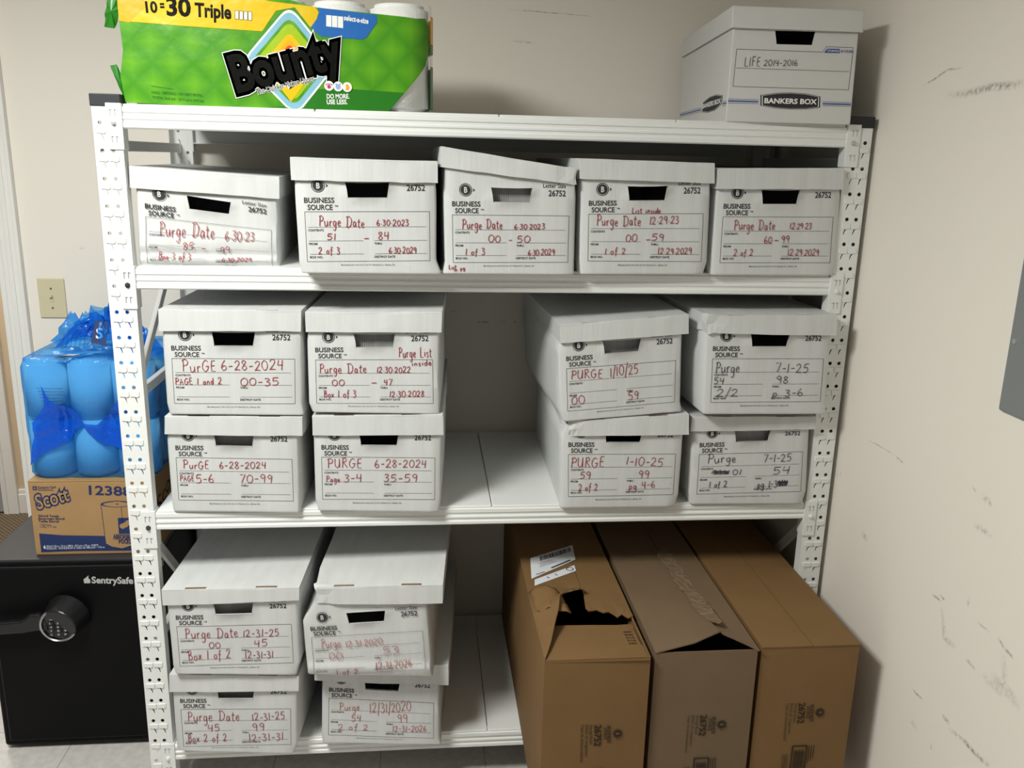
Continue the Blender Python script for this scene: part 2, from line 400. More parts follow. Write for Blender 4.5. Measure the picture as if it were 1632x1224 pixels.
# ------------------------------------------------------------------ the room
def struct(o): o['kind'] = 'structure'; return o
W, D = 1.83, 0.647
WX = 1.845                       # right wall
struct(box_obj('floor', -1.8, 2.2, -3.2, 0.74, -0.05, 0.0, M['tile']))
struct(box_obj('floor_hall', -3.2, 1.2, 0.74, 2.3, -0.05, 0.002, M['carpet']))
bm = bmesh.new()
bm_box(bm, -0.53, WX+.1, 0.68, 0.80, 0, 2.75)
bm_box(bm, -1.40, -0.53, 0.68, 0.80, 2.06, 2.75)
bm_box(bm, -3.2, -1.40, 0.68, 0.80, 0, 2.75)
struct(bm_obj('wall_back', bm, M['wall']))
wr = struct(box_obj('wall_right', WX, WX+.1, -3.2, 0.68, 0, 2.75, M['wall']))
struct(box_obj('wall_hall', -3.2, 1.2, 2.04, 2.10, 0, 2.75, M['tan']))
struct(box_obj('ceiling', -3.2, 2.2, -3.2, 2.1, 2.75, 2.85, M['ceil']))
# door casing in the room and hall trim
bm = bmesh.new()
for x0, x1, y0 in ((-.53, -.476, .664), (-.516, -.50, .660), (-.487, -.4745, .658)):
    bm_box(bm, x0, x1, y0, .68, 0, 2.06)
for z0, z1, y0 in ((2.06, 2.12, .664),):
    bm_box(bm, -1.46, -.474, y0, .68, z0, z1)
bm_box(bm, -1.46, -1.40, .664, .68, 0, 2.06)
bm_box(bm, -.545, -.53, .664, .80, 0, 2.06); bm_box(bm, -1.40, -1.385, .664, .80, 0, 2.06)
o = struct(bm_obj('trim_1', bm, M['trim'])); bevel(o, .003)
bm = bmesh.new(); bm_box(bm, -1.275, -1.205, 2.015, 2.04, 0, 2.08); bm_box(bm, -1.262, -1.25, 2.008, 2.015, 0, 2.08)
o = struct(bm_obj('trim_2', bm, M['trim'])); bevel(o, .003)
bm = bmesh.new(); bm_box(bm, -1.205, 1.2, 2.022, 2.04, 0, .10); bm_box(bm, -1.205, 1.2, 2.029, 2.04, .10, .122)
o = struct(bm_obj('baseboard_hall', bm, M['trim'])); bevel(o, .004)
bm = bmesh.new(); bm_box(bm, -2.10, -1.275, 2.025, 2.04, .012, 2.06)
o = struct(bm_obj('door_1', bm, M['greydoor']))
# scuffs on the right wall
SCUFF = [[[-0.175,1.8907],[-0.2133,1.9022],[-0.2619,1.9168],[-0.3234,1.9179]],[[-0.2671,1.8628],[-0.3563,1.8661],[-0.4296,1.8717],[-0.4924,1.87],[-0.5245,1.8728]],[[-0.1298,1.0522],[-0.2217,1.0563],[-0.2713,1.0571]],[[-0.2718,1.0553],[-0.3086,1.0516]],[[0.0034,0.9024],[-0.0299,0.9262]],[[-0.4867,0.8106],[-0.5217,0.8146]],[[-0.5092,0.8239],[-0.5346,0.8234]],[[-0.5241,0.8051],[-0.55,0.7431],[-0.5939,0.744]],[[-0.6039,0.8697],[-0.6081,0.846]],[[-0.6404,0.8326],[-0.6836,0.8336]],[[-0.7079,0.8362],[-0.7348,0.8263],[-0.7597,0.8216]],[[-0.6271,0.7425],[-0.6606,0.7358]],[[-0.7044,0.7517],[-0.7532,0.7542],[-0.7986,0.7445]],[[-0.4672,0.5647],[-0.5113,0.5667]],[[-0.584,0.578],[-0.6119,0.5781]],[[-0.6101,0.5657],[-0.67,0.5741],[-0.7153,0.5735],[-0.7563,0.5812]],[[-0.5615,1.0898],[-0.5757,1.0866]],[[-0.5937,1.0851],[-0.6293,1.0796]],[[-0.5843,1.0177],[-0.6442,1.0211]],[[-0.1653,0.8132],[-0.1983,0.8098]],[[-0.4741,0.4926],[-0.5089,0.4894]],[[-0.562,0.4939],[-0.5682,0.4781]],[[-0.7298,0.8146],[-0.7485,0.7569]],[[-0.6823,0.7375],[-0.757,0.7392]]]
rnd = random.Random(4)
m, nt, p = new_mat('grey_scuff')
p.inputs['Base Color'].default_value = (0.26, 0.25, 0.24, 1); p.inputs['Roughness'].default_value = .8
tc = nt.nodes.new('ShaderNodeTexCoord'); ns = nt.nodes.new('ShaderNodeTexNoise'); ns.inputs['Scale'].default_value = 110; ns.inputs['Detail'].default_value = 6
at = nt.nodes.new('ShaderNodeAttribute'); at.attribute_name = 'wear'
rp = nt.nodes.new('ShaderNodeValToRGB'); rp.color_ramp.elements[0].position = .34; rp.color_ramp.elements[1].position = .66
mu = nt.nodes.new('ShaderNodeMath'); mu.operation = 'MULTIPLY'
nt.links.new(tc.outputs['Object'], ns.inputs['Vector']); nt.links.new(ns.outputs['Fac'], rp.inputs['Fac'])
nt.links.new(rp.outputs['Color'], mu.inputs[0]); nt.links.new(at.outputs['Fac'], mu.inputs[1]); nt.links.new(mu.outputs[0], p.inputs['Alpha'])
M['scuff'] = m
vs, fs, wear = [], [], []
def scuff_strip(pts, w, a, plane):
    P = [Vector(q) for q in pts]; Q = []
    for i in range(len(P)-1):
        for k in range(6): Q.append(P[i].lerp(P[i+1], k/6))
    Q.append(P[-1]); n0 = len(vs); n = len(Q)
    for i, q in enumerate(Q):
        t = (Q[min(i+1, n-1)]-Q[max(i-1, 0)]).normalized(); e = Vector((-t.y, t.x))
        q = q + e*rnd.uniform(-.001, .001)
        s = math.sin(math.pi*(i+.3)/(n-.4))
        for c, al in ((-1, 0), (0, 1), (1, 0)):
            r = q + e*(c*w); vs.append(plane(r)); wear.append(min(1, al*a*0.8*max(0, s)))
    for i in range(n-1):
        for j in (0, 1): fs.append((n0+i*3+j, n0+i*3+3+j, n0+i*3+4+j, n0+i*3+1+j))
SW = [(.003, 1), (.010, .8), (.002, 1), (.003, 1), (.003, .5), (.004, 1), (.003, 1), (.010, .45), (.006, .7), (.003, .6), (.005, .9), (.006, .6), (.016, .4), (.004, 1.0), (.006, 1.0), (.007, 1.0), (.004, .9), (.009, .5), (.009, .5), (.012, .5), (.010, .35), (.002, .8), (.012, .3), (.012, .3)]
for pts, (w, a) in zip(SCUFF, SW): scuff_strip(pts, w, a, lambda r: (WX-.0006, r.x, r.y))
o = mesh_obj('scuff_mark', vs, fs, M['scuff'], wr)
o.data.attributes.new('wear', 'FLOAT', 'POINT').data.foreach_set('value', wear)
vs, fs, wear = [], [], []
wb = bpy.data.objects['wall_back']
for pts, w, a in (([(.82, 1.232), (.85, 1.231)], .003, .9), ([(.905, 1.198), (.95, 1.197)], .003, 1.3), ([(.985, 1.199), (1.005, 1.199)], .003, 1.0), ([(1.03, 1.198), (1.04, 1.199)], .004, 1.4),
                  ([(.99, 2.148), (1.25, 2.138)], .0015, 1.2), ([(1.0, 2.06), (1.08, 2.055)], .004, .5), ([(-.31, 1.42), (-.29, 1.42)], .006, .35)):
    scuff_strip(pts, w, a, lambda r: (r.x, .6794, r.y))
o = mesh_obj('scuff_mark', vs, fs, M['scuff'], wb)
o.data.attributes.new('wear', 'FLOAT', 'POINT').data.foreach_set('value', wear)

# ceiling lamp (square troffer above and behind the view) holding the light at the top of this script
LX, LY, LZ = (-0.19, -1.12, 2.50)
t = empty('ceiling_lamp', (LX, LY, 2.75))
tag(t, 'square white ceiling lamp hanging above the front of the shelving', 'lamp')
bm = bmesh.new(); bm_box(bm, -.33, .33, -.33, .33, LZ-2.75+.03, LZ-2.75+.08)
bm_cyl(bm, (-.2, 0, LZ-2.75+.08), (-.2, 0, -.001), .008); bm_cyl(bm, (.2, 0, LZ-2.75+.08), (.2, 0, -.001), .008)
bevel(bm_obj('housing', bm, M['lamp_metal'], t), .004)
box_obj('diffuser', -.29, .29, -.29, .29, LZ-2.75+.012, LZ-2.75+.03, M['diffuser'], t)

# ------------------------------------------------------------------ light switch
t = empty('light_switch', (-.402, .68, 1.265)); tag(t, 'ivory toggle light switch plate on the left wall above the blue pack', 'switch')
bevel(box_obj('plate', -.040, .040, -.006, 0, -.0615, .0615, M['ivory'], t), .004)
bm = bmesh.new(); bm_box(bm, -.006, .006, -.0075, -.006, -.012, .012); bevel(bm_obj('toggle_surround', bm, M['ivory'], t), .001)
bm = bmesh.new(); v = bm_box(bm, -.004, .004, -.018, -.006, -.002, .007)
for q in v:
    if q.co.y < -.01: q.co.z += .006
bevel(bm_obj('toggle', bm, M['ivory'], t), .001)
for z in (.03, -.03):
    bm = bmesh.new(); bm_cyl(bm, (0, -.005, z), (0, -.0075, z), .003, seg=12); bm_obj('screw', bm, M['ivorydark'], t)

# ------------------------------------------------------------------ grey electrical panel on the right wall
t = empty('electrical_panel', (WX, -.80, 1.268)); tag(t, 'grey metal electrical panel cover with screws on the right wall', 'panel')
bevel(box_obj('cover', -.010, 0, -.19, .19, 0, .62, M['panelgrey'], t), .005, 3)
for y in (.171, -.171):
    for z in (.138, .50):
        bm = bmesh.new(); bm_cyl(bm, (-.009, y, z), (-.0135, y, z), .0065, .005, seg=14); bm_box(bm, -.0140, -.0134, y-.005, y+.005, z-.0008, z+.0008)
        bm_obj('screw', bm, M['zinc'], t)

# ------------------------------------------------------------------ steel shelving
rack = empty('shelving_rack', (0, 0, 0))
tag(rack, 'white steel shelving rack with perforated posts and four shelves', 'shelving')
ZT = [1.8076, 1.4432, 0.8293, 0.1561]; ZB = [1.7592, 1.395, 0.783, 0.1083]
PW = .062
def post_mesh():
    """front flange with round holes and hook slits, side flanges; x 0..PW, y 0.., z 0..1.815"""
    bm = bmesh.new()
    H = .0615; top = 1.815
    def ring(pts): 
        vs = [bm.verts.new((x, 0, z)) for x, z in pts]
        return [bm.edges.new((vs[i], vs[(i+1) % len(vs)])) for i in range(len(vs))]
    z = 1.771 + .022
    bands = [(z, top)]
    while z > H:
        bands.append((z-H, z)); z -= H
    bands.append((0, z))
    for bi, (a, b) in enumerate(bands):
        for c in (0, 1):
            x0, x1 = (0, PW/2) if c == 0 else (PW/2, PW)
            E = ring([(x0, a), (x1, a), (x1, b), (x0, b)])
            if b-a > .06 and bi > 0:
                cx = .0158 if c == 0 else .0398; hz = b - .022
                E += ring([(cx + .0047*math.cos(k*math.pi/6), hz + .0047*math.sin(k*math.pi/6)) for k in range(12)])
                sx = cx + .001
                E += ring([(sx-.002, hz-.0235), (sx+.0015, hz-.0245), (sx+.004, hz-.030), (sx+.0052, hz-.0385), (sx+.0036, hz-.0378), (sx+.0012, hz-.030), (sx-.001, hz-.0262)])
            bmesh.ops.triangle_fill(bm, use_beauty=True, use_dissolve=False, edges=E)
            if b-a > .06 and bi > 0:   # pressed-out tongue above the slit
                yy = -.0026; hz = b-.022
                out = [(cx-.010, hz-.0125), (cx-.0085, hz-.0108), (cx+.0105, hz-.0108), (cx+.0115, hz-.012), (cx+.0115, hz-.020), (cx+.010, hz-.0225), (cx+.0065, hz-.024), (cx-.002, hz-.0225), (cx-.0085, hz-.0225), (cx-.010, hz-.0205)]
                f1 = [bm.verts.new((x, yy, z_)) for x, z_ in out]
                f0 = [bm.verts.new((x + .0012*(1 if x > cx else -1), -.0001, z_ + .0012*(1 if z_ > hz-.016 else -1))) for x, z_ in out]
                bm.faces.new(f1)
                for i in range(len(out)):
                    j = (i+1) % len(out); bm.faces.new((f0[i], f0[j], f1[j], f1[i]))
    for x, dep in ((0, .040), (PW, .030)):
        vs = [bm.verts.new(p) for p in ((x, 0, 0), (x, dep, 0), (x, dep, top), (x, 0, top))]; bm.faces.new(vs)
    bmesh.ops.recalc_face_normals(bm, faces=bm.faces)
    me = bpy.data.meshes.new('post'); bm.to_mesh(me); bm.free(); me.materials.append(M['paint'])
    return me
pm = post_mesh()
def cap_obj(parent):
    bm = bmesh.new(); bm_box(bm, -.0025, PW+.0025, -.0025, .043, 1.806, 1.833)
    return bevel(bm_obj('end_cap', bm, M['cap'], parent), .002)
c0 = None
for x, y, sx, sy in ((0, 0, 1, 1), (W, 0, -1, 1), (0, D, 1, -1), (W, D, -1, -1)):
    o = bpy.data.objects.new('post', pm); COL.objects.link(o); o.parent = rack
    o.location = (x, y, 0); o.scale = (sx, sy, 1)
    if c0 is None: c0 = cap_obj(o)
    else:
        c = c0.copy(); COL.objects.link(c); c.parent = o
def beam(z1, z0, rear=False):
    h = z1-z0
    prof = [(.030, z1), (.004, z1), (.0, z1-.003), (.0, z1-.012), (.0028, z1-.015), (.0028, z1-.020), (.0, z1-.023), (.0, z1-.027), (.0028, z1-.030), (.0028, z1-.034), (.0, z1-.037), (0, z0+.003), (.003, z0), (.030, z0), (.030, z0+.003), (.012, z0+.003), (.012, z1-.003), (.030, z1-.003)]
    if rear: prof = [(y, z) for y, z in prof]
    n = len(prof); x0, x1 = PW-.004, W-PW+.004
    vs = [(x0, (D-y if rear else y), z) for y, z in prof] + [(x1, (D-y if rear else y), z) for y, z in prof]
    fs = [(i, (i+1) % n, n+(i+1) % n, n+i) for i in range(n)] + [tuple(range(n))[::-1], tuple(range(n, 2*n))]
    o = mesh_obj('beam', vs, fs, M['paint'], rack)
    bm = bmesh.new(); bm.from_mesh(o.data); bmesh.ops.recalc_face_normals(bm, faces=bm.faces); bm.to_mesh(o.data); bm.free()
    for side in (0, 1):
        X = (lambda a: a) if side == 0 else (lambda a: W-a)
        Y = (lambda a: D-a) if rear else (lambda a: a)
        bm = bmesh.new()
        bm_box(bm, min(X(.031), X(.0635)), max(X(.031), X(.0635)), min(Y(-.004), Y(-.0005)), max(Y(-.004), Y(-.0005)), z1-.095, z1+.006)
        bm_box(bm, min(X(.0605), X(.0655)), max(X(.0605), X(.0655)), min(Y(-.004), Y(.032)), max(Y(-.004), Y(.032)), z1-.095, z1+.006)
        br = bevel(bm_obj('bracket', bm, M['paint'], o), .0015)
        if not rear:
            bm = bmesh.new()
            for zz in (z1-.008, z1-.066):
                for xx in (.040, .050):
                    for q in bm_box(bm, min(X(xx), X(xx+.002)), max(X(xx), X(xx+.002)), -.0046, -.0040, zz-.014, zz): pass
                    bm_box(bm, min(X(xx), X(xx+.006)), max(X(xx), X(xx+.006)), -.0046, -.0040, zz-.002, zz)
            bm_obj('hook_mark', bm, M['zinc'], o)
            bm = bmesh.new(); bm_cyl(bm, (X(.047), -.003, z1-.038), (X(.047), -.007, z1-.038), .0072, .006, 6); bm_cyl(bm, (X(.047), -.007, z1-.038), (X(.047), -.011, z1-.038), .004, .003, 12)
            bm_obj('bolt', bm, M['darkbolt'] if (side == 0 and z1 < 1.7 and z1 > .5) else M['zinc'] if z1 > 1.7 else M['paint'], o)
    return o
for a, b in zip(ZT, ZB): beam(a, b); beam(a, b-.024, True)
for a in ZT:
    for i in range(4):
        x0 = .0665 + i*.42425
        bm = bmesh.new(); bm_box(bm, x0+.001, x0+.4232, .003, D-.006, a-.012, a+.0055)
        bevel(bm_obj('shelf_panel', bm, M['deck'], rack), .003, 3)
for x in (.016, W-.016):
    for z in (1.722, 1.112, .42):
        bm = bmesh.new(); bm_bar(bm, (x, .006, z), (x, D-.006, z), .026, .016, (1, 0, 0)); bevel(bm_obj('side_brace', bm, M['paint'], rack), .002)
    for (ya, za), (yb, zb) in (((.02, 1.095), (D-.03, 1.545)), ((.02, .79), (D-.03, .215))):
        bm = bmesh.new(); bm_bar(bm, (x+(.009 if x < 1 else -.009), ya, za), (x+(.009 if x < 1 else -.009), yb, zb), .026, .012, (1, 0, 0)); bevel(bm_obj('side_brace', bm, M['paint'], rack), .002)

